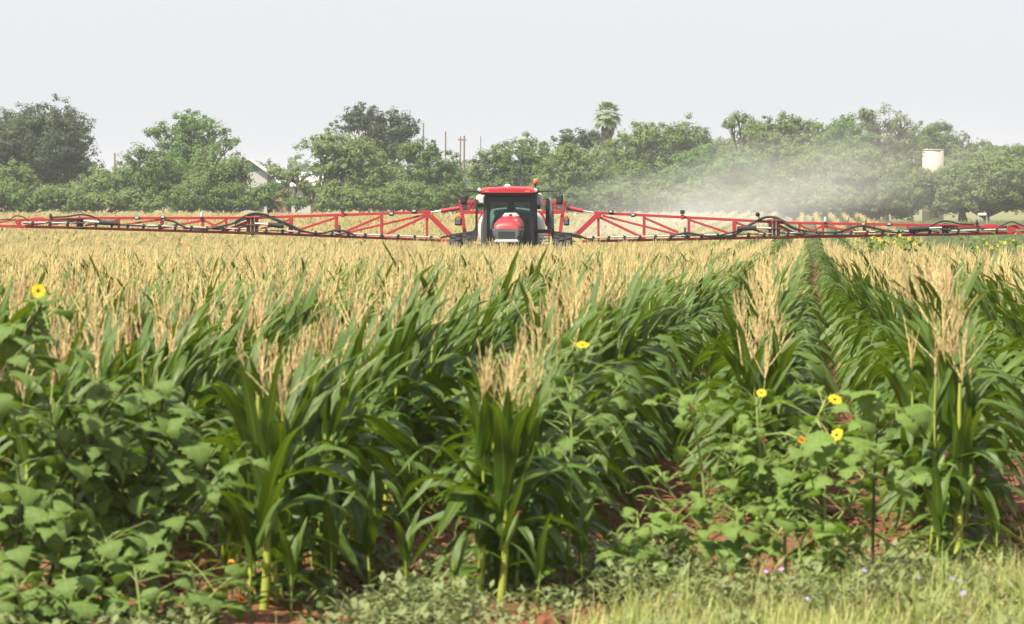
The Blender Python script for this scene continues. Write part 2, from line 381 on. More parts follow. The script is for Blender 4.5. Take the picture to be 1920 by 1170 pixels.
def broad_template(seed, n_up, hs_i=1):
    r = random.Random(seed); hs = (1.12, 1.18, 1.24)[hs_i]; parts = [('stalk', 'stalk', hs_i, Matrix.Diagonal((1.9, 1.9, 1, 1)))]
    for i in range(4):
        parts.append(('leaf', 'low' if i < 3 else 'arch', r.randrange(8), Matrix.Translation((0, 0, .26 + .06 * i)) @ Matrix.Rotation((math.pi if i % 2 else 0) + r.uniform(-.4, .4), 4, 'Z') @ Matrix.Scale(r.uniform(.95, 1.15), 4)))
    for i in range(n_up):
        parts.append(('leaf', 'up', r.randrange(9), Matrix.Translation((0, 0, .38 + .085 * i)) @ Matrix.Rotation(-1.57 + r.uniform(-1.1, 1.1), 4, 'Z') @ Matrix.Rotation(r.uniform(-.12, .02), 4, 'Y') @ Matrix.Scale(r.uniform(1.2, 1.5), 4)))
    for i in range(3):
        parts.append(('leaf', 'arch', r.randrange(14), Matrix.Translation((0, 0, .45 + .1 * i)) @ Matrix.Rotation((math.pi if i % 2 else 0) + r.uniform(-.4, .4), 4, 'Z')))
    parts.append(('tassel', 'tassel', r.randrange(8), Matrix.Translation((0, 0, hs - .01)))); parts.append(('ear', 'ear', 0, Matrix.Translation((.02, -.02, .42)) @ Matrix.Rotation(-.7, 4, 'Z') @ Matrix.Rotation(.35, 4, 'Y')))
    return parts
BROAD = {-1: broad_template(3, 7), -2: broad_template(4, 6), 1: broad_template(8, 3)}
def part_mesh(kind, k):
    return {'stalk': lambda: STKm[k], 'tassel': lambda: TASm[k], 'ear': lambda: EARm}[kind]() if kind in ('stalk', 'tassel', 'ear') else LM[kind][k]
def corn_plant(loc, rz, sc, tm, label, group, lean=(0, 0), zs=1.0):
    e = empty('corn_plant', loc, 0, label, 'corn plant', group); e.rotation_euler = (lean[0], lean[1], rz); e.scale = (sc, sc, sc * zs)
    for nm, kind, k, mtx in tm:
        o = bpy.data.objects.new(nm, part_mesh(kind, k)); COL.objects.link(o); o.parent = e; o.matrix_local = mtx
        if kind == 'ear':
            q = bpy.data.objects.new('silk', SILKm); COL.objects.link(q); q.parent = o
    return e
def joined(name, tm, lo=False):
    """one mesh of the whole plant for the uncountable crop"""
    V = []; F = []; MI = []; AC = []; b = 0
    mats = [M_corn, M_stalk, M_tass, M_husk]
    for nm, kind, k, mtx in tm:
        if kind in ('up', 'arch', 'low'): v, f, a = LV[kind][k]; f = [tuple(q) for q in f]; mi = 0
        else:
            mb = {'stalk': STK, 'tassel': TAS, 'ear': [EAR]}[kind][k]; v = np.array([tuple(p) for p in mb.v]); f = mb.f; a = np.zeros((len(v), 2)); mi = {'stalk': 1, 'tassel': 2, 'ear': 3}[kind]
        M = np.array(mtx); v = v @ M[:3, :3].T + M[:3, 3]
        V.append(v); F += [tuple(int(i) + b for i in q) for q in f]; MI += [mi] * len(f); AC.append(a); b += len(v)
    return bpy.data.objects.new(name, mesh_np(name, np.concatenate(V), F, mats, True, MI, {'ac': np.concatenate(AC)[:, 0], 'al': np.concatenate(AC)[:, 1]}))
def far_plant(name, seed):
    """upper part of a plant only: what shows of the crop far off"""
    r = random.Random(seed); V = []; F = []; MI = []; AC = []; b = 0
    def put(v, f, mi, a, M):
        nonlocal b
        M = np.array(M); v = v @ M[:3, :3].T + M[:3, 3]; V.append(v); F.extend(tuple(int(i) + b for i in q) for q in f); MI.extend([mi] * len(f)); AC.append(a); b += len(v)
    hs = 1.18
    for i in range(9):
        kind = 'arch' if i < 4 else 'up'; v, f, a = LVlo[kind][r.randrange(5)]
        z = .36 + .072 * i
        put(v, [tuple(q) for q in f], 0, a, Matrix.Translation((0, 0, z)) @ Matrix.Rotation(r.uniform(0, 6.28) if i < 6 else r.uniform(-.9, .9), 4, 'Z') @ Matrix.Scale(1.0 if i < 5 else r.uniform(.9, 1.15), 4))
    t = MB(); t.tube([(0, 0, 0), (0, 0, hs)], [.013, .006], 3, False); put(np.array([tuple(p) for p in t.v]), t.f, 1, np.zeros((len(t.v), 2)), Matrix.Identity(4))
    t = tassel_mb(900 + seed, .44, 5, 2, .17, .0060); v = np.array([tuple(p) for p in t.v]) * np.array([1.15, 1.15, 1]); put(v, t.f, 2, np.zeros((len(v), 2)), Matrix.Translation((0, 0, hs - .02)))
    return bpy.data.objects.new(name, mesh_np(name, np.concatenate(V), F, [M_corn, M_stalk, M_tass, M_husk], True, MI, {'ac': np.concatenate(AC)[:, 0], 'al': np.concatenate(AC)[:, 1]}))
tcol_near = bpy.data.collections.new('crop_source'); tcol_far = bpy.data.collections.new('crop_source_far')
for i, t in enumerate(TEMPL): tcol_near.objects.link(joined('crop_source_%02d' % i, t))
for i in range(6): tcol_far.objects.link(far_plant('crop_far_%02d' % i, i))
def scatter_group(name, coll):
    ng = bpy.data.node_groups.new(name, 'GeometryNodeTree')
    ng.interface.new_socket('Geometry', in_out='INPUT', socket_type='NodeSocketGeometry'); ng.interface.new_socket('Geometry', in_out='OUTPUT', socket_type='NodeSocketGeometry')
    N = ng.nodes.new; L = ng.links.new
    gi, go = N('NodeGroupInput'), N('NodeGroupOutput'); ci = N('GeometryNodeCollectionInfo'); ci.inputs['Collection'].default_value = coll
    ci.inputs['Separate Children'].default_value = True; ci.inputs['Reset Children'].default_value = True
    ip = N('GeometryNodeInstanceOnPoints'); ip.inputs['Pick Instance'].default_value = True
    def na(n, t): a = N('GeometryNodeInputNamedAttribute'); a.data_type = t; a.inputs['Name'].default_value = n; return a.outputs['Attribute']
    e2 = N('FunctionNodeEulerToRotation'); L(na('rot', 'FLOAT_VECTOR'), e2.inputs[0])
    L(gi.outputs[0], ip.inputs['Points']); L(ci.outputs[0], ip.inputs['Instance']); L(na('idx', 'INT'), ip.inputs['Instance Index']); L(e2.outputs[0], ip.inputs['Rotation']); L(na('scl', 'FLOAT_VECTOR'), ip.inputs['Scale'])
    L(ip.outputs[0], go.inputs[0]); return ng
def scatter(name, P, idx, rot, scl, coll, label, cat):
    me = bpy.data.meshes.new(name); me.vertices.add(len(P)); me.vertices.foreach_set('co', np.asarray(P, np.float32).ravel())
    a = me.attributes.new('idx', 'INT', 'POINT'); a.data.foreach_set('value', np.asarray(idx, np.int32))
    a = me.attributes.new('rot', 'FLOAT_VECTOR', 'POINT'); a.data.foreach_set('vector', np.asarray(rot, np.float32).ravel())
    a = me.attributes.new('scl', 'FLOAT_VECTOR', 'POINT'); a.data.foreach_set('vector', np.asarray(scl, np.float32).ravel())
    o = bpy.data.objects.new(name, me); link(o); md = o.modifiers.new('scatter', 'NODES'); md.node_group = scatter_group(name + '_nodes', coll)
    return tag(o, label, cat, kind='stuff')

# ---- where the plants stand: rows 1.03 m apart
ROW0 = -.28
SPR_X, SPR_D, SPR_YAW = (955 - 960) / FPX * 129.0, 129.0, R(3.2)
def spr_local(x, y):
    dx, dy = x - SPR_X, y - SPR_D; c, s = math.cos(SPR_YAW), math.sin(SPR_YAW)
    return dx * c - dy * s, dx * s + dy * c
row_start = {0: 23.2, 1: 20.7, 2: 20.2, -1: 18.6, -2: 18.35, -3: 18.9, -4: 18.6}
pts = []      # x, y, row
for k in range(-60, 60):
    u = ROW0 + 1.03 * k
    y = row_start.get(k, 19.2) + (0 if k in row_start else random.uniform(0, .6))
    yend = 330.0
    if k >= 2: yend = 88 - 1.2 * (k - 2)
    elif k == 1: yend = 112
    elif k == 0: yend = 175
    elif k == -1: yend = 250
    ydense = yend
    if 0 <= k <= 4: yend = 330.0
    while y < yend:
        x = u + y * ROW + random.gauss(0, .03)
        if abs(x / y) < .128 and (y < ydense or random.random() < .3): pts.append((x, y, k))
        if y < row_start.get(k, 19.2) + 1.2 and k > -5 and random.random() < .7: pts.append((x + random.choice((-1, 1)) * random.uniform(.06, .16), y + random.uniform(.06, .25), k))
        y += (.17 if y < 60 else .20 if y < 130 else .36 if y < 230 else .5) * random.uniform(.7, 1.3)
pts.sort(key=lambda p: p[1])
def inspr(x, y):
    lx, ly = spr_local(x, y); return abs(lx) < 2.1 and -3.0 < ly < 7.0
keep = []
for x, y, k in pts:
    if inspr(x, y): continue
    keep.append((x, y, k))
def hvar(x, y): return 1 + .03 * math.sin(x * .9 + y * .23) + .025 * math.sin(y * .6 + x * 2.1)
near, rest = [], []
cnt = 0
for p in keep:
    x, y, k = p; px, py = proj(x, y, gz(y) + .8)
    if cnt < 292 and -70 < px < 1990: near.append(p); cnt += 1
    else: rest.append(p)
ROWNAME = {-4: 'the row at the far left edge', -3: 'the row behind the left sunflower clump', -2: 'the row ending left of centre', -1: 'the row ending at centre foreground',
           0: 'the row just left of the open furrow', 1: 'the row just right of the open furrow', 2: 'the row at the right picture edge'}
ORD = ['', 'second', 'third', 'fourth', 'fifth', 'sixth']; seq = {}
ENDLAB = {-2: 'corn plant with one broad pale upright blade at the left-of-centre row end', -1: 'tall dark-bladed corn plant with bare yellow-green stalk at centre foreground',
          0: 'row-end corn plant behind the yellow sunflowers right of centre', 1: 'corn plant with two bright yellow-green stalks at the right row end',
          -3: 'row-end corn plant half hidden behind the left sunflower clump', 2: 'row-end corn plant cut by the right picture edge', -4: 'row-end corn plant at the far left picture edge'}
done = set()
for x, y, k in near:
    if k not in done and k in ENDLAB:
        done.add(k); lab = ENDLAB[k]; grp = None
    else:
        rn = ROWNAME.get(k, 'a row cut by the left picture edge'); q = seq.get(k, 0); grp = 'corn in ' + rn
        lab = ORD[q] + ' corn plant from the near end of ' + rn if 0 < q < 6 else 'tasselled corn plant farther back in ' + rn
    seq[k] = seq.get(k, 0) + 1
    edge = y - row_start.get(k, 19.2)
    sc = hvar(x, y) * .90 * random.uniform(.94, 1.06) * (.84 + .16 * min(1, max(0, edge) / 3.5))
    corn_plant((x, y, float(gz(y)) - .015), random.uniform(-.7, .7) + (math.pi if random.random() < .2 else 0), sc, BROAD[k] if (grp is None and k in BROAD) else random.choice(TEMPL), lab, grp, (random.gauss(0, .035), random.gauss(.03, .035)))
A = np.array([(x, y) for x, y, k in rest]); 
def scat(mask, name, coll, nvar, boost, label):
    B = A[mask]; n = len(B); z = gz(B[:, 1]) - .02
    P = np.column_stack([B, z]); rot = np.column_stack([rng.normal(0, .04, n), rng.normal(.035, .04, n), rng.uniform(-.8, .8, n) + np.where(rng.random(n) < .25, math.pi, 0)])
    s = np.array([hvar(x, y) for x, y in B]) * np.clip(rng.normal(.99, .055, n), .8, 1.09) * np.where((B[:, 1] > 70) & (B[:, 1] < 140), .94, .915)
    scl = np.column_stack([s * boost, s * boost, s])
    scatter(name, P, rng.integers(0, nvar, n), rot, scl, coll, label, 'corn crop')
scat(A[:, 1] < 75, 'corn_crop', tcol_near, 10, 1.0, 'mass of tasselled corn between the nearest plants and the sprayer')
scat((A[:, 1] >= 75) & (A[:, 1] < 135), 'corn_crop', tcol_far, 6, 1.0, 'band of straw-coloured corn tassels just in front of the sprayer boom')
scat(A[:, 1] >= 135, 'corn_crop', tcol_far, 6, 1.35, 'pale straw-coloured corn stretching behind the sprayer to the trees')

# short untasselled shoots (suckers) round the near row ends
def shoot_template(seed):
    r = random.Random(seed); parts = []
    for i in range(7):
        kind = 'low' if i < 4 else 'up'
        parts.append(('leaf', kind, r.randrange(8), Matrix.Translation((0, 0, .03 + .05 * i)) @ Matrix.Rotation((math.pi if i % 2 else 0) + r.uniform(-1, 1), 4, 'Z') @ Matrix.Scale(r.uniform(.75, 1.1), 4)))
    parts.append(('stalk', 'stalk', 0, Matrix.Diagonal((.7, .7, .36, 1)))); return parts
SHOOT = [shoot_template(i) for i in range(5)]
SH = [(-3, 420, 18.5, 'beside the right edge of the left sunflower clump'), (-2, 545, 18.0, 'right of the left-of-centre row end'), (-2, 470, 18.2, 'left of the left-of-centre row end'), (-2, 620, 18.6, 'on the soil between the two left row ends'), (-1, 850, 18.3, 'left of the centre row end'), (-1, 1010, 18.2, 'right of the centre row end'),
      (-1, 760, 18.9, 'behind the pale weeds left of the centre row end'), (-1, 1090, 19.0, 'between the centre row end and the right sunflower clump'), (1, 1760, 20.2, 'left of the right row end'), (1, 1870, 20.4, 'right of the right row end'), (0, 690, 19.4, 'in the shade between the two left row ends')]
for i, (k, px, D, lab) in enumerate(SH):
    q = W(px, 600, D); corn_plant((q.x, D, float(gz(D)) - .01), random.uniform(0, 6.28), random.uniform(.6, .85), SHOOT[i % 5], 'short untasselled corn shoot ' + lab, 'short corn shoots at the row ends')
# ------------------------------------------------------------------ self-propelled sprayer
SPR_Z = float(gz(SPR_D))
spr = empty('crop_sprayer', (SPR_X, SPR_D, SPR_Z), -SPR_YAW, 'red self-propelled crop sprayer with long truss booms driving through the corn', 'sprayer')
_yd = Vector((math.sin(SPR_YAW), math.cos(SPR_YAW), 0)); _xd = Vector((math.cos(SPR_YAW), -math.sin(SPR_YAW), 0)); _O = Vector((SPR_X, SPR_D, SPR_Z))
def SP(px, py, dy):
    d = ray(px, py); c0 = Vector((0, 0, EYE)); t = (dy - (c0 - _O).dot(_yd)) / d.dot(_yd); p = c0 + d * t - _O
    return Vector((p.dot(_xd), p.dot(_yd), p.z))
M_red = paint('red_machine_paint', (.42, .010, .020), .30, dust=.12, dustcol=(.42, .12, .09), coat=.2)
M_red2 = paint('red_boom_paint', (.36, .010, .020), .5, dust=.15, dustcol=(.42, .14, .10), scale=2.0)
M_black = paint('black_rubber', (.008, .008, .009), .6, dust=.22, dustcol=(.06, .055, .045), scale=5)
M_dark = paint('dark_grey_plastic', (.014, .015, .017), .5, dust=.22, dustcol=(.07, .062, .05), scale=4)
M_grille = paint('silver_grey_grille', (.115, .12, .13), .38, metal=.3, dust=.3, dustcol=(.2, .17, .14), scale=6)
M_tank = paint('white_poly_tank', (.58, .58, .56), .45, dust=.3, dustcol=(.5, .45, .36), scale=2.5)
M_steel = paint('bright_steel', (.55, .55, .55), .3, metal=.6, dust=.2, scale=5)
M_pipe = paint('steel_spray_pipe', (.40, .40, .39), .45, metal=.25, dust=.2, scale=5)
M_glass = glassmat('tinted_cab_glass', (.30, .42, .40), .55)
M_mirror = paint('mirror_back', (.010, .010, .011), .5, dust=.15, dustcol=(.05, .047, .043), scale=5)
M_lens = paint('headlamp_lens', (.7, .72, .74), .15, metal=.5, dust=.1, scale=8)
def ambermat(name, c):
    m, nt, b, o = newmat(name); b.inputs['Base Color'].default_value = rgba(c); b.inputs['Roughness'].default_value = .25; b.inputs['Subsurface Weight'].default_value = .3
    b.inputs['Subsurface Radius'].default_value = (.05, .02, .01); b.inputs['Coat Weight'].default_value = .5
    n = nt.nodes.new('ShaderNodeTexNoise'); n.inputs['Scale'].default_value = 12; bp = nt.nodes.new('ShaderNodeBump'); bp.inputs['Strength'].default_value = .08
    nt.links.new(n.outputs['Fac'], bp.inputs['Height']); nt.links.new(bp.outputs[0], b.inputs['Normal']); return m
M_amber = ambermat('amber_lens', (.80, .16, .008)); M_cream = paint('gps_dome_white', (.72, .68, .6), .4, dust=.2)
M_int = paint('cab_interior', (.035, .037, .04), .7, dust=.2, dustcol=(.07, .065, .06), scale=4)
M_seat = paint('seat_fabric', (.05, .05, .055), .9, dust=.2, dustcol=(.08, .07, .06), scale=8)

# chassis and wheels (mostly below the tassels)
mb = MB(); mb.box((-.45, 1.6, 1.13), (.16, 6.6, .22), None, .02).box((.45, 1.6, 1.13), (.16, 6.6, .22), None, .02)
for y in (-1.1, .6, 2.2, 4.3): mb.box((0, y, 1.12), (.78, .14, .16), None, .02)
for y in (-.9, 4.0): mb.box((0, y, 1.32), (2.7, .2, .16), None, .02)
mb.build('chassis', M_dark, spr)
for y in (-.9, 4.0):
    for sx in (-1, 1):
        mb = MB(); mb.tube([(sx * 1.42, y, 1.3), (sx * 1.42, y, .8)], .09, 8); mb.build('wheel_strut', M_dark, spr)
        w = MB(); prof = [(.40, -.16), (.66, -.19), (.82, -.17), (.86, -.12), (.86, .12), (.82, .17), (.66, .19), (.40, .16)]
        w.lathe(prof, (sx * 1.55, y, .86), 'X', 28)
        for k in range(18):
            a = k * 2 * math.pi / 18
            for s2 in (-1, 1):
                c = Vector((sx * 1.55 + s2 * .08, y + math.cos(a + s2 * .08) * .87, .86 + math.sin(a + s2 * .08) * .87))
                w.box(c, (.18, .05, .05), Matrix.Rotation(a + s2 * .08, 3, 'X') @ Matrix.Rotation(.5 * s2, 3, 'Y'))
        wo_ = w.build('wheel', M_black, spr)
        rm = MB(); rm.lathe([(.0, -.05), (.2, -.05), (.3, -.13), (.42, -.15), (.42, .15), (.3, .13), (.2, .05), (0, .05)], (sx * 1.55, y, .86), 'X', 24); rm.build('rim', M_tank, wo_)
# ---- hood: rounded nose
def hood_sec(dy, w, z0, z1, crown, n=14):
    s = []
    for k in range(n + 1):
        t = k / n; a = math.pi * t; x = -math.cos(a); zz = max(0, math.sin(a)) ** .62
        s.append(Vector((HX + x * w / 2 * (.92 + .08 * (1 - abs(x))) , dy, z0 + (z1 - z0) * zz)))
    return s
HX = SP(951, 420, -2.2).x
zt = SP(951, 404, -.6).z; zf = SP(951, 412, -2.3).z; zr = SP(951, 431, -2.45).z; zb = SP(951, 449, -2.45).z
wd = SP(979, 430, -2.3).x - SP(923, 430, -2.3).x
mb = MB()
secs = [hood_sec(-2.50, wd * .80, zr, zr + .02, 0), hood_sec(-2.48, wd * .86, zr, zf - .17, 0), hood_sec(-2.40, wd * .94, zr, zf - .06, 0), hood_sec(-2.2, wd, zr, zf + .01, 0), hood_sec(-1.7, wd * 1.02, zr - .02, zf + .07, 0), hood_sec(-.6, wd * 1.04, zr - .04, zt + .02, 0), hood_sec(-.12, wd * 1.02, zr - .06, zt, 0)]
mb.loft(secs); hood = mb.build('hood', M_red, spr)
g = MB()
gp = [(-.5, 0), (-.47, -.14), (-.40, -.24), (.40, -.24), (.47, -.14), (.5, 0)]
def gsec(dy, w): return [Vector((HX + x * w, dy, zr + z * (zr - zb) / .24)) for x, z in gp] + [Vector((HX + .48 * w, dy, zr + .03)), Vector((HX - .48 * w, dy, zr + .03))]
g.loft([gsec(-2.56, wd * .80), gsec(-2.53, wd * .92), gsec(-2.2, wd * 1.02), gsec(-1.3, wd * 1.02)], smooth=False)
gr = g.build('grille', M_grille, hood)
for k in range(4):
    mb = MB(); mb.box((HX, -2.565, zr - .06 - k * .055), (wd * .56, .02, .012)); mb.build('grille_bar', M_dark, gr)
for sx in (-1, 1):
    mb = MB(); mb.loft([[Vector((HX + sx * wd * q, dy, zz)) for q, dy, zz in ((.36, -2.54, zr - .02), (.49, -2.42, zr - .02), (.50, -2.30, zr - .02), (.47, -2.38, zb + .05), (.36, -2.54, zb + .05))],
                        [Vector((HX + sx * wd * q, dy - .02, zz)) for q, dy, zz in ((.365, -2.54, zr - .04), (.485, -2.42, zr - .04), (.495, -2.30, zr - .04), (.465, -2.38, zb + .07), (.365, -2.54, zb + .07))]], smooth=False)
    mb.build('headlamp', M_dark, gr)
mb = MB(); mb.box((HX, -2.5, zb - .05), (wd * .8, .22, .09), None, .03); mb.build('bumper', M_tank, spr)
mb = MB(); mb.loft([[Vector((HX + x, -.95, zt - .02)) for x in (-.20, -.1, .1, .20)] + [Vector((HX + x, -.95, zt + .055)) for x in (.14, .07, -.07, -.14)],
                    [Vector((HX + x, -.25, zt - .02)) for x in (-.26, -.1, .1, .26)] + [Vector((HX + x, -.25, zt + .075)) for x in (.18, .07, -.07, -.18)]], smooth=False)
sc_ = mb.build('air_scoop', M_cream, hood); mb = MB(); mb.box((HX + .03, -.98, zt + .02), (.09, .05, .06), None, .01); mb.build('hood_latch', M_dark, sc_)
mb = MB(); mb.lathe([(0, 0), (.055, 0), (.06, -.01)], tuple(SP(966, 413.5, -2.05) + Vector((0, -.05, .02))), 'Y', 14); mb.build('hood_emblem', M_lens, hood)

# ---- cab
xl, xr = SP(905, 400, 0).x, SP(1002.5, 400, 0).x; zc1 = SP(955, 363, 0).z; zc0 = SP(955, 450, 0).z - .25; xm = (xl + xr) / 2; cw = xr - xl
mb = MB()
for sx, x in ((-1, xl), (1, xr)):
    mb.loft([[Vector((x - sx * .0, -.05, zc0)), Vector((x - sx * .14, -.16, zc0)), Vector((x - sx * .16, -.02, zc0)), Vector((x - sx * .02, .10, zc0))],
             [Vector((x - sx * .03, .00, zc0 + 1.1)), Vector((x - sx * .13, -.08, zc0 + 1.1)), Vector((x - sx * .15, .05, zc0 + 1.1)), Vector((x - sx * .05, .14, zc0 + 1.1))],
             [Vector((x - sx * .05, .06, zc1)), Vector((x - sx * .13, .0, zc1)), Vector((x - sx * .15, .12, zc1)), Vector((x - sx * .07, .20, zc1))]], smooth=False)
    mb.bar((x - sx * .04, 1.55, zc0), (x - sx * .08, 1.5, zc1), .09, .12)
    mb.bar((x - sx * .03, .75, zc0), (x - sx * .07, .72, zc1), .06, .08)
mb.box((xm, .72, zc0 - .03), (cw, 1.75, .1), None, .03).box((xm, 1.53, zc0 + .28), (cw - .2, .05, .6)).box((xm, 1.53, zc1 - .14), (cw - .2, .05, .24))
cab = mb.build('cab', M_dark, spr)
# curved windscreen
mb = MB(); secs = []
for z, off in ((zc0, -.13), (zc0 + 1.1, -.05), (zc1, .03)):
    secs.append([Vector((xm + (cw / 2 - .10) * math.sin(a) / math.sin(1.0), off - .16 * (math.cos(a) - math.cos(1.0)), z)) for a in np.linspace(-1, 1, 13)])
v = [p for s_ in secs for p in s_]; mb.add(v, [(i * 13 + k, i * 13 + k + 1, (i + 1) * 13 + k + 1, (i + 1) * 13 + k) for i in range(2) for k in range(12)], True)
wsc = mb.build('windscreen', M_glass, cab)
mb = MB(); p0 = Vector((xm + .05, -.24, zc0 + .5)); mb.tube([(xm + .02, -.30, zc0 + .32), (xm + .18, -.26, zc0 + .9), (xm + .22, -.23, zc0 + 1.15)], .01, 5).bar((xm + .02, -.285, zc0 + .6), (xm + .38, -.23, zc0 + 1.3), .012); mb.build('wiper', M_black, wsc)
for sx, x in ((-1, xl), (1, xr)):
    for y0, y1 in ((.12, .68), (.79, 1.46)):
        mb = MB(); mb.add([(x - sx * .035, y0, zc0 + .1), (x - sx * .035, y1, zc0 + .1), (x - sx * .075, y1 - .02, zc1 - .04), (x - sx * .075, y0 + .06, zc1 - .04)], [(0, 1, 2, 3)]); mb.build('side_window', M_glass, cab)
mb = MB(); mb.add([(xl + .1, 1.53, zc0 + .58), (xr - .1, 1.53, zc0 + .58), (xr - .1, 1.53, zc1 - .26), (xl + .1, 1.53, zc1 - .26)], [(0, 1, 2, 3)]); mb.build('rear_window', M_glass, cab)
mb = MB(); mb.box((xm, 1.15, zc0 + .42), (.52, .5, .14), None, .05).box((xm, 1.4, zc0 + .78), (.5, .14, .66), None, .06).box((xm, 1.4, zc0 + 1.17), (.26, .1, .18), None, .04).box((xm, 1.15, zc0 + .17), (.3, .3, .34), None, .03); mb.build('seat', M_seat, cab)
mb = MB(); mb.box((xm, .20, zc0 + .30), (.30, .2, .6), None, .04).tube([(xm, .25, zc0 + .5), (xm, .52, zc0 + .70)], .03, 6)
mb.tube([(xm + .19 * math.cos(a), .53 + .1 * math.sin(a), zc0 + .72 + .16 * math.sin(a)) for a in np.linspace(0, 6.283, 19)], .016, 5, False); mb.build('steering_column', M_int, cab)
mb = MB(); mb.box((xm + .42, 1.0, zc0 + .55), (.16, .6, .12), None, .03).box((xm + .46, .72, zc0 + .82), (.2, .05, .16), None, .02); mb.build('console', M_int, cab)
mb = MB(); mb.box((xm, .75, zc1 - .07), (cw - .3, 1.2, .08), None, .03).box((xm, .18, zc1 - .12), (cw - .4, .12, .1), None, .03); mb.build('headliner', M_int, cab)
# roof
za, zb_ = SP(955, 363, -.1).z, SP(955, 351, -.1).z; rl, rr = SP(899, 357, -.25).x, SP(1003, 357, -.25).x
def rsec(y, wf, z0, z1): 
    x0, x1 = xm - (rr - rl) / 2 * wf, xm + (rr - rl) / 2 * wf
    return [Vector(p) for p in ((x0, y, z0), (x1, y, z0), (x1 + .015, y, z0 + (z1 - z0) * .5), (x1 - .05, y, z1 - .03), (xm + .5, y, z1), (xm, y, z1 + .015), (xm - .5, y, z1), (x0 + .05, y, z1 - .03), (x0 - .015, y, z0 + (z1 - z0) * .5))]
mb = MB(); mb.loft([rsec(-.34, .94, za + .03, zb_ - .05), rsec(-.30, 1.0, za + .02, zb_ - .02), rsec(0, 1.02, za + .02, zb_ + .01), rsec(1.2, 1.0, za + .02, zb_ + .02), rsec(1.7, .96, za + .02, zb_ - .02)], smooth=False)
roof = mb.build('roof', M_red, spr)
mb = MB(); mb.box((xm, .66, za - .012), ((rr - rl) * .99, 1.9, .06), None, .02); mb.build('roof_underside', M_black, roof)
mb = MB(); mb.box((xm - .45, .5, zb_ + .035), (.32, .5, .04), None, .015); mb.build('roof_hatch', M_dark, roof)
for px in (913, 989):
    p = SP(px, 359.5, -.35); mb = MB(); mb.box((p.x, -.335, p.z), (.15, .04, .055), None, .015); mb.build('marker_lamp', M_amber, roof)
for px, py in ((899, 356), (1004.7, 357)):
    p = SP(px, py, -.3); mb = MB(); mb.box((p.x, -.2, p.z), (.15, .26, .17), None, .04); h_ = mb.build('work_lamp', M_dark, roof)
    mb = MB(); mb.lathe([(0, -.335), (.04, -.334), (.058, -.328), (.062, -.31)], (p.x, 0, p.z), 'Y', 14); mb.build('lamp_lens', M_lens, h_)
p = SP(951.7, 350, .2); mb = MB(); mb.lathe([(.0, .10), (.05, .095), (.085, .07), (.10, .03), (.095, 0), (.05, -.02)], (p.x, .2, p.z - .02), 'Z', 18); mb.build('gps_dome', M_cream, roof)
p = SP(1004, 352, .1); mb = MB(); mb.tube([(p.x, .1, p.z - .05), (p.x, .1, p.z + .08)], .022, 8).lathe([(.05, 0), (.06, .01), (.055, .05)], (p.x, .1, p.z + .07), 'Z', 14); bc = mb.build('beacon_base', M_black, roof)
mb = MB(); mb.lathe([(.056, .12), (.068, .125), (.068, .19), (.062, .255), (.04, .27), (0, .272)], (p.x, .1, p.z), 'Z', 16); mb.build('beacon_lens', M_amber, bc)
# mirrors
for s_, (a, b_, c_, m0, m1) in ((-1, ((899, 360), (882, 358), (868, 359), (863, 365), (876, 383.5))), (1, ((1006, 359), (1025, 358), (1050, 358), (1042.5, 364), (1056, 383.5)))):
    d = -.35; A_, B_, C_ = SP(*a, d), SP(*b_, d), SP(*c_, d); m0_, m1_ = SP(*m0, d), SP(*m1, d); cx_ = (m0_.x + m1_.x) / 2
    mb = MB(); mb.tube([A_ + Vector((0, .15, 0)), B_, C_, C_ + Vector((s_ * .02, 0, -.03)), Vector((cx_, d, m0_.z))], [.03, .026, .016, .016, .016], 7); arm = mb.build('mirror_arm', M_black, spr)
    w_, h_ = abs(m1_.x - m0_.x), m0_.z - m1_.z
    def msec(y, f): return [Vector((cx_ + math.copysign(abs(math.cos(t)) ** .5, math.cos(t)) * w_ / 2 * f, y, (m0_.z + m1_.z) / 2 + math.copysign(abs(math.sin(t)) ** .5, math.sin(t)) * h_ / 2 * f)) for t in np.linspace(0, 6.283, 17)[:-1]]
    mb = MB(); mb.loft([msec(d - .09, .62), msec(d - .06, .9), msec(d, 1), msec(d + .02, .98)]); mh = mb.build('mirror_housing', M_mirror, arm)
# ---- tank and hydraulic/plumbing parts behind the cab
tx0, tx1 = SP(896, 420, 2.4).x, SP(1018.5, 420, 2.4).x; tz1 = SP(955, 389, 2.4).z; tz0 = 1.15
def tsec(y, f):
    c = ((tx0 + tx1) / 2, (tz0 + tz1) / 2); 
    return [Vector((c[0] + math.copysign(abs(math.cos(t)) ** .7, math.cos(t)) * (tx1 - tx0) / 2 * f, y, c[1] + math.copysign(abs(math.sin(t)) ** .75, math.sin(t)) * (tz1 - tz0) / 2 * f)) for t in np.linspace(0, 6.283, 29)[:-1]]
mb = MB(); mb.loft([tsec(1.75, .55), tsec(1.85, .85), tsec(2.05, .97), tsec(2.4, 1), tsec(3.6, 1), tsec(4.0, .95), tsec(4.15, .7)]); tank = mb.build('spray_tank', M_tank, spr)
for x0, x1, y0, y1 in ((897, 906, 365, 383), (1003, 1012.5, 362, 386)):
    p, q = SP(x0, y0, 1.9), SP(x1, y1, 1.9)
    mb = MB(); mb.box(((p.x + q.x) / 2, 1.95, (p.z + q.z) / 2), (abs(q.x - p.x) + .12, .4, p.z - q.z), None, .05); b_ = mb.build('rinse_tank', M_tank, spr)
    mb = MB(); mb.box(((p.x + q.x) / 2, 1.95, q.z - .05), (.2, .3, .1), None, .02); mb.build('tank_bracket', M_dark, b_)
mb = MB(); a, b_ = SP(893.5, 374, 1.7), SP(893.5, 430, 1.7); mb.bar(a, b_, .09, .07)
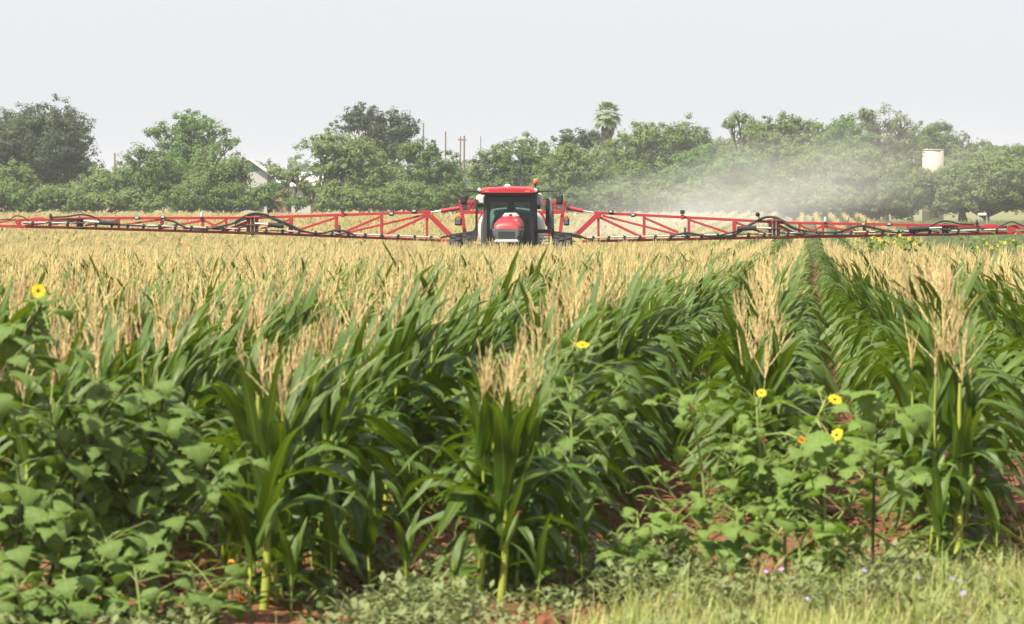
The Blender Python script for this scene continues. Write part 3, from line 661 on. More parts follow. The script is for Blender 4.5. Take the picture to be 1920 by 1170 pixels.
for k in range(6): mb.box(a + (b_ - a) * (.3 + .11 * k) + Vector((0, -.06, 0)), (.03, .03, .03))
mb.prism([(p.x, p.z) for p in (SP(891, 426, 1.7), SP(896, 426, 1.7), SP(896, 438, 1.7), SP(893, 452, 1.7), SP(878, 452, 1.7))], 1.62, 1.78); mb.build('exhaust_guard', M_dark, spr)
mb = MB(); mb.tube([SP(1026.5, 372, 1.6), SP(1026.5, 424, 1.6)], .055, 10).tube([SP(1026.5, 398, 1.6), SP(1023, 420, 1.6)], .03, 6); mb.build('air_intake', M_black, spr)
mb = MB(); mb.tube([SP(1031.5, 371, 1.7), SP(1031.5, 405, 1.7)], .06, 12); e0 = mb.build('exhaust_stack', M_steel, spr)
mb = MB(); mb.tube([SP(1031.5, 395, 1.7), SP(1032.5, 432, 1.7)], .11, 14).tube([SP(1031.5, 393, 1.7), SP(1031.5, 396, 1.7)], [.06, .11], 12); mb.build('muffler', M_grille, e0)
mb = MB(); mb.prism([(p.x, p.z) for p in (SP(1031, 428, 1.5), SP(1037, 428, 1.5), SP(1047, 452, 1.5), SP(1036, 452, 1.5))], 1.45, 1.6); mb.build('exhaust_bracket', M_dark, spr)
p0, p1 = SP(1003, 431, .6), SP(1033, 436, .6)
mb = MB(); mb.box(((p0.x + p1.x) / 2, .85, (p0.z + p1.z) / 2), (p1.x - p0.x, 1.1, .1), None, .02); plat = mb.build('platform', M_black, spr)
for py in (440, 446, 453): 
    q0, q1 = SP(1005, py, .3), SP(1030, py, .3); mb = MB(); mb.box(((q0.x + q1.x) / 2, .25, q0.z), (q1.x - q0.x, .22, .035), None, .01); mb.build('step', M_grille, plat)
for px in (1005.5, 1029.5): mb = MB(); mb.bar(SP(px, 422 if px < 1010 else 432, .35), SP(px, 460, .35), .035); mb.build('ladder_rail', M_black, plat)
for px in (1014, 1021): mb = MB(); a = SP(px, 447, .25); mb.box(a, (.05, .03, .08), None, .01); mb.build('reflector', M_red, plat)

# ---- boom rack
BD = 5.0
def redbar(name, a, b_, w, parent, dy=BD, h=None, mat=None, off=0.0):
    mb = MB(); mb.bar(SP(*a, dy + off), SP(*b_, dy + off), h or w, w); return mb.build(name, mat or M_red2, parent)
rack = redbar('boom_rack', (860, 378.5), (1061, 378.5), .10, spr, 4.8)
for a, b_, w, nm in (((865, 398), (1057, 398), .10, 'rack_bar'), ((880, 380), (880, 397), .09, 'rack_post'), ((1041.7, 380), (1041.7, 397), .09, 'rack_post'), ((1035, 380), (1035, 397), .06, 'rack_post'), ((887, 380), (887, 397), .06, 'rack_post'),
                     ((862, 376), (866.5, 400), .10, 'rack_post'), ((1059.5, 376), (1055, 400), .10, 'rack_post'), ((866, 399), (872, 440), .11, 'rack_leg'), ((1055, 399), (1050, 440), .11, 'rack_leg'), ((1014, 399), (1026, 420), .08, 'rack_brace'), ((905, 399), (897, 420), .08, 'rack_brace'), ((866, 439), (1052, 439), .12, 'rack_bar')):
    redbar(nm, a, b_, w, rack, 4.8, off=.012)
for sx, bx, ox in ((-1, (853, 866), 858.7), (1, (1056.7, 1067.5), 1061.7)):
    p, q = SP(bx[0], 408, 4.5), SP(bx[1], 423, 4.5)
    mb = MB(); mb.box((p + q) / 2, (q.x - p.x, .14, p.z - q.z), None, .03); tl = mb.build('rear_light_box', M_dark, rack)
    mb = MB(); mb.box((p + q) / 2 + Vector((0, -.09, 0)), (q.x - p.x - .06, .04, p.z - q.z - .06), None, .02); mb.build('light_reflector', M_grille, tl)
    a = SP(ox, 406, 4.5); mb = MB(); mb.box(a, (.13, .12, .09), None, .02); mb.build('turn_lamp', M_amber, tl)
def hose(pts, r, parent, dy=BD - .12, mat=None, name='hose', n=8):
    P = [SP(x, y, dy + .03 * math.sin(i * 1.7)) for i, (x, y) in enumerate(pts)]
    Q = []
    for i in range(len(P) - 1):                 # Catmull-Rom through the points
        a, b_, c_, d_ = P[max(i - 1, 0)], P[i], P[i + 1], P[min(i + 2, len(P) - 1)]
        for t in (0, .25, .5, .75): Q.append(.5 * ((2 * b_) + (c_ - a) * t + (2 * a - 5 * b_ + 4 * c_ - d_) * t * t + (3 * b_ - a - 3 * c_ + d_) * t ** 3))
    Q.append(P[-1]); mb = MB(); mb.tube(Q, r * .47, n); return mb.build(name, mat or M_black, parent)
for pts in (((893, 372), (884, 385), (876, 392), (866, 386)), ((1015, 393), (1030, 394), (1048, 384), (1062, 388), (1068, 395))): hose(pts, .022, rack, 4.6)
for pts in (((893, 433), (878, 436), (858, 439), (838, 443), (826, 446)), ((893, 436), (870, 440), (845, 445)), ((1037, 435), (1056, 437), (1083, 441), (1096, 446), (1110, 450)), ((1040, 438), (1065, 441), (1090, 446))): hose(pts, .07, rack, 4.4)
mb = MB(); mb.prism([(p.x, p.z) for p in (SP(880, 438, 4.3), SP(868, 447, 4.3), SP(842, 452, 4.3), (SP(884, 455, 4.3)))], 4.25, 4.4); mb.build('boom_mount', M_dark, rack)
mb = MB(); mb.prism([(p.x, p.z) for p in (SP(1040, 438, 4.3), SP(1036, 455, 4.3), SP(1082, 453, 4.3), (SP(1056, 446, 4.3)))], 4.25, 4.4); mb.build('boom_mount', M_dark, rack)

# ---- boom wings, from the mount outwards; points read off in the boom's own plane
def wing(side, top, bot, posts, braces, gus, cyl, sensors, hoses, pipe, joint, name='inner_boom'):
    w0 = redbar(name, bot[0], bot[1], .085, spr)          # lower chord is the section's own mesh, the rest hangs off it
    redbar('upper_chord', top[0], top[1], .085, w0)
    redbar('rear_chord', (bot[0][0], bot[0][1] - .5), (bot[1][0], bot[1][1] - .5), .06, w0, BD + .55)
    for x, y0, y1, wd_ in posts: redbar('post', (x, y0), (x, y1), wd_, w0, off=.004)
    for a, b_, wd_ in braces: redbar('brace', a, b_, wd_, w0, off=.008)
    n = int(abs(bot[1][0] - bot[0][0]) / 45)
    for k in range(n):
        t = (k + .5) / n; x = bot[0][0] + (bot[1][0] - bot[0][0]) * t; y = bot[0][1] + (bot[1][1] - bot[0][1]) * t
        mb = MB(); mb.bar(SP(x, y - .3, BD + .03), SP(x + 6, y - .8, BD + .52), .04); mb.build('cross_tie', M_red2, w0)
    if gus:
        mb = MB(); mb.prism([(SP(*p, BD).x, SP(*p, BD).z) for p in gus], BD - .07, BD + .07); mb.build('gusset', M_red2, w0)
    if cyl:
        a, b_, c_ = cyl; mb = MB(); mb.tube([SP(*a, BD - .05), SP(*b_, BD - .05)], .062, 10); q = mb.build('lift_cylinder', M_red2, w0)
        mb = MB(); mb.tube([SP(*b_, BD - .05), SP(*c_, BD - .05)], .026, 8); mb.build('cylinder_rod', M_steel, q)
        mb = MB(); m_ = SP((a[0] + b_[0]) / 2 - 3 * side * 0, (a[1] + b_[1]) / 2, BD - .05); mb.tube([m_, m_ + Vector((-side * -.02, -.02, -.12)), m_ + Vector((side * .01, -.02, -.17))], [.012, .012, .03], 6); mb.build('hanging_fitting', M_steel, q)
    for x, y0, y1, kind in sensors:
        p, q = SP(x, y0, BD - .06), SP(x, y1, BD - .06)
        if kind == 'tall':
            mb = MB(); mb.box((p + q) / 2 + Vector((0, 0, (q.z - p.z) * .25)), (.10, .1, (p.z - q.z) * .5), None, .01); s1 = mb.build('boom_light_bracket', M_red2, w0)
            mb = MB(); mb.box(p + Vector((0, -.02, (q.z - p.z) * .25)), (.14, .12, .13), None, .02); s2 = mb.build('boom_light', M_dark, s1)
        elif kind == 'box':
            mb = MB(); mb.box((p + q) / 2, (.15, .12, p.z - q.z), None, .02); s1 = mb.build('boom_light', M_dark, w0)
            mb = MB(); mb.box((p + q) / 2 + Vector((0, -.065, .01)), (.10, .02, .05), None, .005); mb.build('boom_light_lens', M_lens, s1)
        elif kind == 'horn':
            mb = MB(); mb.bar(p + Vector((0, 0, -.04)), q, .04); s1 = mb.build('sensor_stem', M_red2, w0)
            mb = MB(); mb.lathe([(.02, -.06), (.07, -.05), (.075, .0), (.05, .05), (0, .06)], p + Vector((side * -.04, -.04, .0)), 'Y', 12); mb.build('height_sensor', M_black, s1)
        else:
            mb = MB(); mb.lathe([(0, 0), (.05, .005), (.05, .08), (.035, .1), (.035, (p.z - q.z)), (0, (p.z - q.z) + .005)], (q.x, q.y, q.z), 'Z', 10); mb.build('valve', M_black if kind == 'valve' else M_steel, w0)
    for pts, r in hoses: hose(pts, r, w0)
    if pipe:
        a, b_ = pipe; mb = MB(); mb.tube([SP(*a, BD - .1), SP(*b_, BD - .1)], .024, 8); pp = mb.build('spray_pipe', M_pipe, w0)
        n = max(2, int(abs(b_[0] - a[0]) / 29))
        for k in range(n):
            t = (k + .5) / n; c = SP(a[0] + (b_[0] - a[0]) * t, a[1] + (b_[1] - a[1]) * t, BD - .1)
            mb = MB(); mb.lathe([(0, .05), (.03, .045), (.034, -.02), (.05, -.03), (.05, -.07), (.02, -.10), (0, -.105)], c, 'Z', 8).box(c + Vector((.03, -.03, .01)), (.07, .05, .05), None, .01); mb.build('nozzle', M_black, pp)
    if joint:
        x0, x1, y0, y1 = joint
        for x, wdt in ((x0, .11), (x1, .11)): redbar('hinge_post', (x, y0), (x, y1), wdt, w0, off=-.02)
        for yy in (y0 + 2, (y0 + y1) / 2, y1 - 2):
            p, q = SP(x0, yy, BD - .1), SP(x1, yy, BD - .1); mb = MB(); mb.box((p + q) / 2, (abs(q.x - p.x) + .22, .16, .045), None, .01); mb.build('hinge_plate', M_dark if yy != y0 + 2 else M_red2, w0)
        p, q = SP((x0 + x1) / 2, y0 - 1, BD - .1), SP((x0 + x1) / 2, y1 + 1, BD - .1); mb = MB(); mb.tube([p, q], .05, 8); mb.build('hinge_pin', M_dark, w0)
    return w0
def foldcyl(parent, a, b_, c_):
    mb = MB(); mb.tube([SP(*a, BD - .16), SP(*b_, BD - .16)], .075, 10); q = mb.build('fold_cylinder', M_black, parent)
    mb = MB(); mb.tube([SP(*b_, BD - .16), SP(*c_, BD - .16)], .03, 8); mb.build('cylinder_rod', M_steel, q)
# left inner
w1 = wing(-1, ((806, 397.5), (482, 408)), ((846, 451.5), (466, 436.5)),
     [(800.5, 404, 450, .075), (715.5, 402, 446, .09), (631, 404, 442, .09), (545.4, 407, 438, .13)],
     [((806.5, 404), (845, 442), .15), ((797, 406), (718, 442), .08), ((795, 403), (632, 440.5), .065), ((715, 405.5), (651, 432.5), .075), ((629, 408.5), (549, 434.5), .07), ((545, 411.5), (490, 429.5), .07)],
     ((793, 397), (809, 395.5), (806, 408), (799, 409)), ((867, 389), (827, 395.5), (808, 398)),
     [(642.5, 388, 407, 'tall'), (776.6, 392.5, 400, 'box'), (503, 394, 404, 'horn'), (636.5, 422, 437, 'valve'), (734, 397, 405, 'box')],
     [(((440, 417), (458, 406), (476, 400), (496, 402), (512, 409), (543, 421), (565, 432), (588, 437), (610, 436.5), (627, 432), (645, 433), (656, 437), (668, 443)), .075), (((440, 421), (460, 409), (478, 403), (500, 407), (530, 419), (556, 431)), .05)],
     ((823, 445.5), (483, 431)), (466, 481, 405, 440))
foldcyl(w1, (532, 424), (503, 421), (478, 419))
w2 = wing(-1, ((470, 408.5), (152, 409)), ((466, 437), (150, 427.5)),
     [(424, 410, 433, .08), (380, 410, 432, .09), (302, 409, 431, .08), (223, 411, 427, .08)],
     [((468, 415), (423, 432), .09), ((422, 431), (381, 413), .06), ((424, 413), (386, 429), .06), ((377, 414), (304, 427), .075), ((302, 412), (225, 422), .06), ((223, 413), (160, 423), .05), ((466, 420), (440, 432), .06)],
     None, None, [(305.5, 404.5, 411, 'box'), (377.5, 399, 409, 'steel'), (257, 406, 412, 'box')],
     [(((469, 407), (450, 414), (425, 422), (387, 429), (350, 427), (325, 415), (308, 412)), .07), (((306, 413), (304, 421), (290, 425), (277, 424)), .05), (((97, 407.5), (125, 406), (150, 402.5), (170, 405), (190, 414), (207, 420), (240, 422), (275, 424)), .06), (((466, 424), (440, 428), (410, 430), (380, 428), (345, 429)), .04)],
     ((462, 429.5), (165, 419)), (147, 153, 407, 429), 'outer_boom')
foldcyl(w2, (222, 419), (186, 417), (157, 414))
w3 = wing(-1, ((150, 411), (38, 412.5)), ((150, 427.5), (-60, 422.5)),
     [(93, 411, 423, .06), (69, 412, 424, .05), (128, 411, 426, .05)], [((145, 413), (94, 422), .05), ((92, 417), (42, 424), .05), ((28, 412), (-40, 423), .06), ((0, 414), (-60, 411), .06)],
     ((27, 411), (37, 412), (41, 426.5), (35, 427), (30, 418)), None, [(95, 401, 409, 'valve')],
     [(((20, 411), (26, 406.5), (33, 404.5), (45, 407.5), (54, 415)), .04), (((97, 414), (120, 416), (145, 418)), .03), (((44, 419), (70, 421), (92, 416)), .03), (((-40, 414), (0, 412), (22, 411)), .04)],
     ((143, 418.5), (44, 417)), None, 'boom_tip')
redbar('tip_guide', (58, 409.5), (82, 408.5), .05, w3)
# right inner
w4 = wing(1, ((1118, 399), (1447, 416)), ((1092, 452.5), (1458, 445)),
     [(1122, 404, 450, .075), (1207.7, 404, 449, .09), (1291.6, 408, 447, .09), (1377, 413, 445, .13)],
     [((1119, 404), (1079, 442), .15), ((1124, 407), (1206, 446), .08), ((1130, 404.5), (1291, 445.5), .065), ((1209, 409), (1272, 436), .075), ((1293, 412.5), (1371, 438.5), .07), ((1380, 417.5), (1435, 438), .07)],
     ((1113, 396), (1129, 398), (1126, 409.5), (1117, 409)), ((1063, 389.5), (1093, 395.5), (1115, 399)),
     [(1279.6, 393, 411.5, 'tall'), (1145, 393.5, 401, 'box'), (1423, 402, 414, 'horn'), (1284.5, 427, 440, 'valve'), (1187, 399, 407, 'box')],
     [(((1256, 444), (1270, 440), (1289, 436.5), (1308, 440), (1328, 443), (1364, 443), (1387, 434), (1411, 419), (1428, 410), (1445, 406.5), (1462, 412.5), (1483, 426), (1500, 432)), .075), (((1350, 441), (1385, 432), (1412, 417), (1435, 407), (1458, 409), (1475, 417)), .05)],
     ((1097, 446), (1447, 438)), (1444, 1459, 411, 447))
foldcyl(w4, (1382, 428.5), (1418, 427.5), (1446, 428))
w5 = wing(1, ((1462, 417.5), (1768, 422.5)), ((1455, 445.5), (1768, 439.5)),
     [(1499, 420, 443, .08), (1543, 421, 443, .09), (1620, 423, 441, .08), (1702, 424, 437, .08)],
     [((1459, 422), (1498, 442.5), .09), ((1501, 442.5), (1542, 424), .06), ((1501, 423), (1539, 439), .06), ((1545, 424), (1620, 437.5), .075), ((1624, 425), (1692, 436.5), .06), ((1705, 427), (1762, 436), .05)],
     None, None, [(1618.5, 417, 424, 'box'), (1547, 407, 418, 'steel'), (1667, 417.5, 424, 'box')],
     [(((1440, 407), (1455, 407.5), (1468, 415), (1490, 428), (1515, 434), (1540, 436), (1572, 435), (1590, 429), (1610, 424), (1630, 425), (1665, 434), (1690, 436)), .07), (((1622, 426), (1624, 432), (1635, 436), (1650, 433)), .05), (((1690, 434), (1715, 436), (1740, 427), (1757, 418), (1770, 414.5), (1785, 416), (1800, 420), (1827, 420.5)), .06), (((1462, 436), (1500, 439), (1540, 441), (1600, 440)), .04)],
     ((1462, 437), (1758, 433)), (1769, 1776, 419.5, 441), 'outer_boom')
foldcyl(w5, (1704, 430), (1742, 428), (1766, 427))
w6 = wing(1, ((1772, 423.5), (1888, 426)), ((1772, 440), (1985, 434)),
     [(1835, 422, 437, .06), (1860, 424, 437, .05), (1795, 424, 439, .05)], [((1778, 426), (1830, 436), .05), ((1838, 428), (1886, 436), .05), ((1900, 426), (1970, 434), .06), ((1905, 422), (1985, 427), .06)],
     ((1890, 424), (1903, 421), (1909, 424), (1897, 437.5), (1888, 438)), None, [(1832, 412, 422, 'valve')],
     [(((1872, 426), (1882, 421), (1897, 415.5), (1910, 420), (1930, 428)), .045), (((1778, 430), (1810, 428), (1835, 427)), .03), (((1838, 430), (1865, 432), (1882, 425)), .03), (((1803, 419), (1805, 412), (1812, 409.5), (1820, 412), (1822, 418)), .018)],
     ((1778, 433), (1886, 430)), None, 'boom_tip')
redbar('tip_guide', (1847, 421.5), (1870, 421.5), .05, w6)

# ---- the operator, seated behind the wheel
def skin_person():
    J = {'pel': (0, 0, 0), 'sp': (0, -.02, .22), 'ch': (0, -.03, .42), 'nk': (0, -.03, .56), 'hd': (0, -.05, .66), 'ht': (0, -.04, .78),
         'ls': (-.18, -.02, .49), 'le': (-.27, -.16, .26), 'lw': (-.17, -.42, .30), 'lf': (-.14, -.50, .33), 'rs': (.18, -.02, .49), 're': (.27, -.16, .26), 'rw': (.17, -.42, .30), 'rf': (.14, -.50, .33),
         'lh': (-.10, -.06, -.02), 'lk': (-.15, -.46, .02), 'la': (-.15, -.52, -.38), 'lt': (-.15, -.68, -.42), 'rh': (.10, -.06, -.02), 'rk': (.15, -.46, .02), 'ra': (.15, -.52, -.38), 'rt': (.15, -.68, -.42)}
    rad = {'pel': .14, 'sp': .135, 'ch': .15, 'nk': .06, 'hd': .088, 'ht': .075, 'ls': .07, 'le': .05, 'lw': .035, 'lf': .035, 'rs': .07, 're': .05, 'rw': .035, 'rf': .035, 'lh': .09, 'lk': .065, 'la': .045, 'lt': .04, 'rh': .09, 'rk': .065, 'ra': .045, 'rt': .04}
    ed = [('pel', 'sp'), ('sp', 'ch'), ('ch', 'nk'), ('nk', 'hd'), ('hd', 'ht'), ('ch', 'ls'), ('ls', 'le'), ('le', 'lw'), ('lw', 'lf'), ('ch', 'rs'), ('rs', 're'), ('re', 'rw'), ('rw', 'rf'), ('pel', 'lh'), ('lh', 'lk'), ('lk', 'la'), ('la', 'lt'), ('pel', 'rh'), ('rh', 'rk'), ('rk', 'ra'), ('ra', 'rt')]
    for s, sx in (('l', -1), ('r', 1)):
        for k in range(4):
            n = s + 'g%d' % k; J[n] = (J[s + 'f'][0] + sx * (.024 - .016 * k), J[s + 'f'][1] - .045, J[s + 'f'][2] - .012); m = n + 'b'; J[m] = (J[n][0], J[n][1] - .01, J[n][2] - .035)
            rad[n] = .009; rad[m] = .008; ed += [(s + 'f', n), (n, m)]
        n = s + 'thumb'; J[n] = (J[s + 'f'][0] - sx * .04, J[s + 'f'][1] - .02, J[s + 'f'][2] + .015); rad[n] = .01; ed.append((s + 'f', n))
    ks = list(J); me = bpy.data.meshes.new('person'); me.from_pydata([J[k] for k in ks], [(ks.index(a), ks.index(b_)) for a, b_ in ed], [])
    o = bpy.data.objects.new('person', me); COL.objects.link(o)
    o.modifiers.new('skin', 'SKIN'); o.modifiers.new('sub', 'SUBSURF').levels = 1
    if not me.skin_vertices: 
        bpy.context.view_layer.objects.active = o
    sv = me.skin_vertices[0].data
    for i, k in enumerate(ks): sv[i].radius = (rad[k], rad[k]); sv[i].use_root = (k == 'pel')
    bpy.context.view_layer.update()
    dg = bpy.context.evaluated_depsgraph_get(); m2 = bpy.data.meshes.new_from_object(o.evaluated_get(dg)); bpy.data.objects.remove(o)
    m2.materials.clear()
    for m_ in (paint('skin', (.36, .20, .13), .55, dust=0), paint('blue_work_shirt', (.10, .19, .30), .85, dust=.1), paint('denim', (.04, .05, .09), .9, dust=.1), paint('work_boot', (.04, .025, .015), .7, dust=.2)): m2.materials.append(m_)
    for p in m2.polygons:
        c = p.center; mi = 1
        if c.z > .565 and abs(c.x) < .12: mi = 0
        elif abs(c.x) > .09 and c.y < -.26 and c.z > .2: mi = 0
        elif c.z < .03: mi = 2 if c.z > -.36 else 3
        p.material_index = mi; p.use_smooth = True
    return m2
per = bpy.data.objects.new('person', skin_person()); link(per)
per.location = spr.matrix_basis @ Vector((xm, 1.16, zc0 + .60)); per.rotation_euler = (0, 0, -SPR_YAW)
tag(per, 'person in a blue shirt and cap seated at the wheel behind the cab windscreen', 'person')
mb = MB(); mb.lathe([(.098, .70), (.10, .74), (.085, .80), (.04, .835), (0, .84)], (0, -.045, 0), 'Z', 16).box((0, -.16, .715), (.14, .12, .012), None, .004); mb.build('cap', paint('cap_cloth', (.05, .05, .06), .9, dust=.1), per)
mb = MB()
for sx in (-1, 1): mb.lathe([(.0, 0), (.008, .002), (.012, .01)], (sx * .032, -.142, .675), 'Y', 8)
mb.build('eyes', M_int, per)
# ------------------------------------------------------------------ trees along the far field edge
TM = {
 'dark': leafmat('leaf_dark', (.042, .078, .036), (.068, .106, .045), .28, .65, spec=.25, patch=(.25, (.080, .102, .042))),
 'mid': leafmat('leaf_mid', (.098, .178, .040), (.150, .232, .058), .42, .65, spec=.2, patch=(.3, (.155, .220, .060))),
 'bright': leafmat('leaf_bright', (.120, .235, .050), (.170, .290, .070), .44, .65, spec=.2, patch=(.3, (.130, .240, .065))),
 'mesq': leafmat('leaf_mesquite', (.155, .230, .062), (.210, .285, .090), .44, .65, spec=.2, patch=(.3, (.180, .235, .078))),
 'pale': leafmat('leaf_pale', (.18, .25, .095), (.235, .29, .125), .44, .65, spec=.2, patch=(.3, (.205, .255, .11))),
}
M_bark = paint('bark', (.07, .055, .042), .9, dust=.5, dustcol=(.14, .12, .10), scale=6, bump=.4)
M_dead = paint('bleached_branch', (.42, .38, .33), .85, dust=.4, dustcol=(.25, .22, .18), scale=6)
def leaves(blobs, m, size, r, droop=0.0, up=.45):
    """leaf-sized quads in twig clumps scattered through ellipsoid lobes; blades face outwards and up, as leaves do"""
    C, Nn = [], []
    for (c, rad, dens) in blobs:
        vol = 4.19 * rad[0] * rad[1] * rad[2]; ncl = int(max(12, 9.5 * dens * vol ** .70))
        d = r.normal(size=(ncl, 3)); d /= np.linalg.norm(d, axis=1)[:, None]
        q = .25 + .78 * r.random(ncl) ** .5
        wob = 1 + .20 * np.sin(d[:, 0] * 5 + c[0]) * np.cos(d[:, 2] * 6 + c[2]) + .13 * np.clip(r.normal(size=ncl), -1.5, 1.3)
        p = np.array(c) + d * (q * wob)[:, None] * np.array(rad)
        cs = r.uniform(.22, .60, ncl) * min(1.0, .55 + .25 * min(rad))
        off = r.normal(size=(ncl, m, 3)); off /= np.linalg.norm(off, axis=2)[..., None]
        off *= (r.random((ncl, m)) ** .45 * 1.25)[..., None]
        nn = off * .9 + d[:, None, :] * .7 + np.array([0, 0, up]) + r.normal(size=(ncl, m, 3)) * .42
        off = off * cs[:, None, None] * np.array([1.1, 1.1, .8 if not droop else 1.15])
        off[..., 2] -= droop * np.abs(off[..., 0])
        C.append((p[:, None, :] + off).reshape(-1, 3)); Nn.append(nn.reshape(-1, 3))
    P = np.concatenate(C); n = len(P); nn = np.concatenate(Nn); nn /= np.linalg.norm(nn, axis=1)[:, None] + 1e-9
    a = np.cross(nn, r.normal(size=(n, 3))); a /= np.linalg.norm(a, axis=1)[:, None] + 1e-9
    b = np.cross(nn, a)
    s = (size * r.uniform(.6, 1.4, n))[:, None]
    V = np.stack([P - a * s, P + b * s * .5, P + a * s, P - b * s * .5], 1).reshape(-1, 3)
    return V, np.arange(4 * n).reshape(n, 4)
def tree(name, D, blobs, col, label, trunk=None, dens=1.0, size=.115, m=46, droop=0.0, group=None, cat='tree', seed=0, twigs=0, depth=.8):
    r = np.random.default_rng(1000 + seed); rr = random.Random(seed); s = FPX / D
    cxs = sum(b[0] for b in blobs) / len(blobs); tx = trunk if trunk is not None else cxs
    base = W(tx, 365, D); gz0 = float(gz(D)); base.z = gz0
    root = empty(name, base, 0, label, cat, group)
    L3 = []
    for b in blobs:
        p = W(b[0], b[1], D) - base; rad = (b[2] * 1.12 / s, max(b[2], b[3]) / s * depth, b[3] * 1.10 / s); p.y += rr.uniform(-.4, .4) * rad[1]
        L3.append((tuple(p), rad, b[4] if len(b) > 4 else 1.0))
    V, F = leaves(L3, m, size, r, droop)
    z0 = .05; V[:, 2] = np.maximum(V[:, 2], z0)
    o = bpy.data.objects.new('crown', mesh_np('crown', V, F, TM[col])); link(o); o.parent = root
    mb = MB(); top = max(b[0][2] for b in L3)
    fork = Vector((rr.uniform(-.2, .2), 0, min(top * .3, 1.8))); r0 = .10 + top * .022
    mb.tube([(0, 0, -.3), (rr.uniform(-.1, .1), 0, fork.z * .5), fork], [r0 * 1.25, r0, r0 * .85], 8)
    for (p, rad, d_) in L3:
        p = Vector(p); mid = fork.lerp(p, .5) + Vector((rr.uniform(-.3, .3), rr.uniform(-.3, .3), rr.uniform(0, .3)))
        mb.tube([fork, mid, p], [r0 * .6, r0 * .4, r0 * .2], 6, False)
        for k in range(5 + twigs):
            d = Vector((rr.gauss(0, 1), rr.gauss(0, 1), rr.uniform(-.2, 1.2))).normalized(); q = p + Vector((d.x * rad[0], d.y * rad[1], d.z * rad[2])) * rr.uniform(.7, 1.02)
            st = mid.lerp(p, rr.random()); mb.tube([st, st.lerp(q, .5) + Vector((0, 0, .15)), q], [r0 * .25, r0 * .15, .012], 4, False)
    mb.build('trunk', M_bark, root)
    return root
T = tree
G = 'trees along the far field edge'
T('oak_tree', 378, [(70, 268, 88, 62), (28, 250, 62, 52), (112, 240, 52, 42), (142, 290, 38, 48), (15, 312, 55, 45), (95, 322, 66, 40), (-30, 290, 60, 80)], 'dark', 'broad dark dome-shaped tree at the far left edge', seed=1, group=G)
T('mesquite_shrub', 352, [(22, 338, 42, 34), (62, 366, 46, 22), (8, 368, 36, 24), (100, 366, 34, 20)], 'mesq', 'light green bush in front of the dark dome-shaped tree', seed=2, group=G, cat='bush')
T('mesquite_shrub', 356, [(165, 358, 40, 28), (208, 346, 32, 28), (188, 332, 24, 20), (140, 372, 30, 16), (225, 375, 28, 16)], 'mesq', 'light green bush between the dark left tree and the bushy pair', seed=3, group=G, cat='bush')
T('bushy_tree', 346, [(285, 318, 46, 40), (262, 297, 28, 20, .6), (312, 345, 34, 32), (272, 362, 44, 26), (240, 330, 14, 10, .5)], 'mid', 'round mid-green tree standing before the tall bright tree', seed=4, group=G, twigs=4)
T('tall_tree', 374, [(355, 226, 32, 20, .8), (328, 252, 34, 26, .8), (392, 246, 36, 24, .8), (292, 246, 18, 11, .7), (430, 268, 24, 10, .7), (362, 282, 52, 32), (340, 310, 50, 30)], 'bright', 'tall bright green tree with open lobed crown at left', seed=5, group=G)
T('willow_tree', 344, [(412, 312, 46, 34), (436, 345, 38, 34), (384, 350, 36, 34), (466, 370, 26, 18), (400, 374, 46, 16), (446, 312, 18, 14, .6)], 'mesq', 'drooping yellow-green tree in front of the white house', seed=6, droop=.5, group=G)
T('mesquite_tree', 343, [(618, 272, 46, 28, .8), (658, 298, 50, 40), (610, 318, 40, 18, .6), (556, 328, 42, 9, .45), (520, 322, 22, 6, .35), (690, 330, 50, 42), (640, 362, 56, 20), (716, 362, 44, 24), (590, 350, 34, 10, .4), (685, 376, 40, 14)], 'mesq', 'wide airy mesquite with dark leaning trunk right of the house', trunk=592, seed=7, group=G, twigs=3)
T('evergreen_tree', 395, [(684, 215, 34, 18, .9), (664, 232, 30, 20), (738, 236, 40, 26), (712, 264, 56, 24), (768, 244, 18, 16), (742, 280, 40, 24)], 'dark', 'dark blue-green tree rising behind the airy mesquite', seed=8, group=G)
T('bushy_tree', 352, [(786, 284, 38, 22), (820, 316, 42, 32), (772, 342, 42, 36), (842, 346, 28, 34), (810, 366, 44, 22)], 'mid', 'mid-green tree just left of the pale utility poles', seed=9, group=G)
T('mesquite_shrub', 339, [(765, 364, 34, 22), (735, 374, 26, 16)], 'pale', 'pale low bush at the foot of the mid-green tree left of the poles', seed=10, group=G, cat='bush')
T('bushy_tree', 362, [(950, 292, 42, 24), (908, 318, 26, 30), (992, 286, 36, 24), (1018, 330, 36, 46), (948, 342, 50, 42), (890, 352, 20, 34), (975, 374, 50, 18)], 'mid', 'rounded green tree rising behind the sprayer cab', seed=11, group=G)
T('evergreen_tree', 405, [(1072, 256, 26, 11), (1098, 262, 32, 14), (1128, 268, 30, 14), (1060, 272, 24, 14)], 'dark', 'dark crown beneath the fan palm', seed=12, group=G)
T('bushy_tree', 356, [(1078, 312, 48, 38), (1040, 348, 40, 40), (1108, 340, 50, 50), (1060, 290, 30, 18)], 'mesq', 'light green tree right of the sprayer beacon', seed=13, group=G)
T('bushy_tree', 368, [(1228, 254, 46, 28), (1288, 258, 40, 30), (1186, 280, 44, 34), (1250, 304, 78, 46), (1200, 320, 50, 40), (1330, 284, 34, 26)], 'mesq', 'broad dome of light green foliage right of the fan palm', seed=14, group=G)
T('mesquite_tree', 349, [(1312, 300, 34, 22), (1340, 322, 44, 30), (1290, 336, 50, 36), (1395, 306, 36, 24)], 'bright', 'yellow-green tree above the drifting spray', seed=15, group=G)
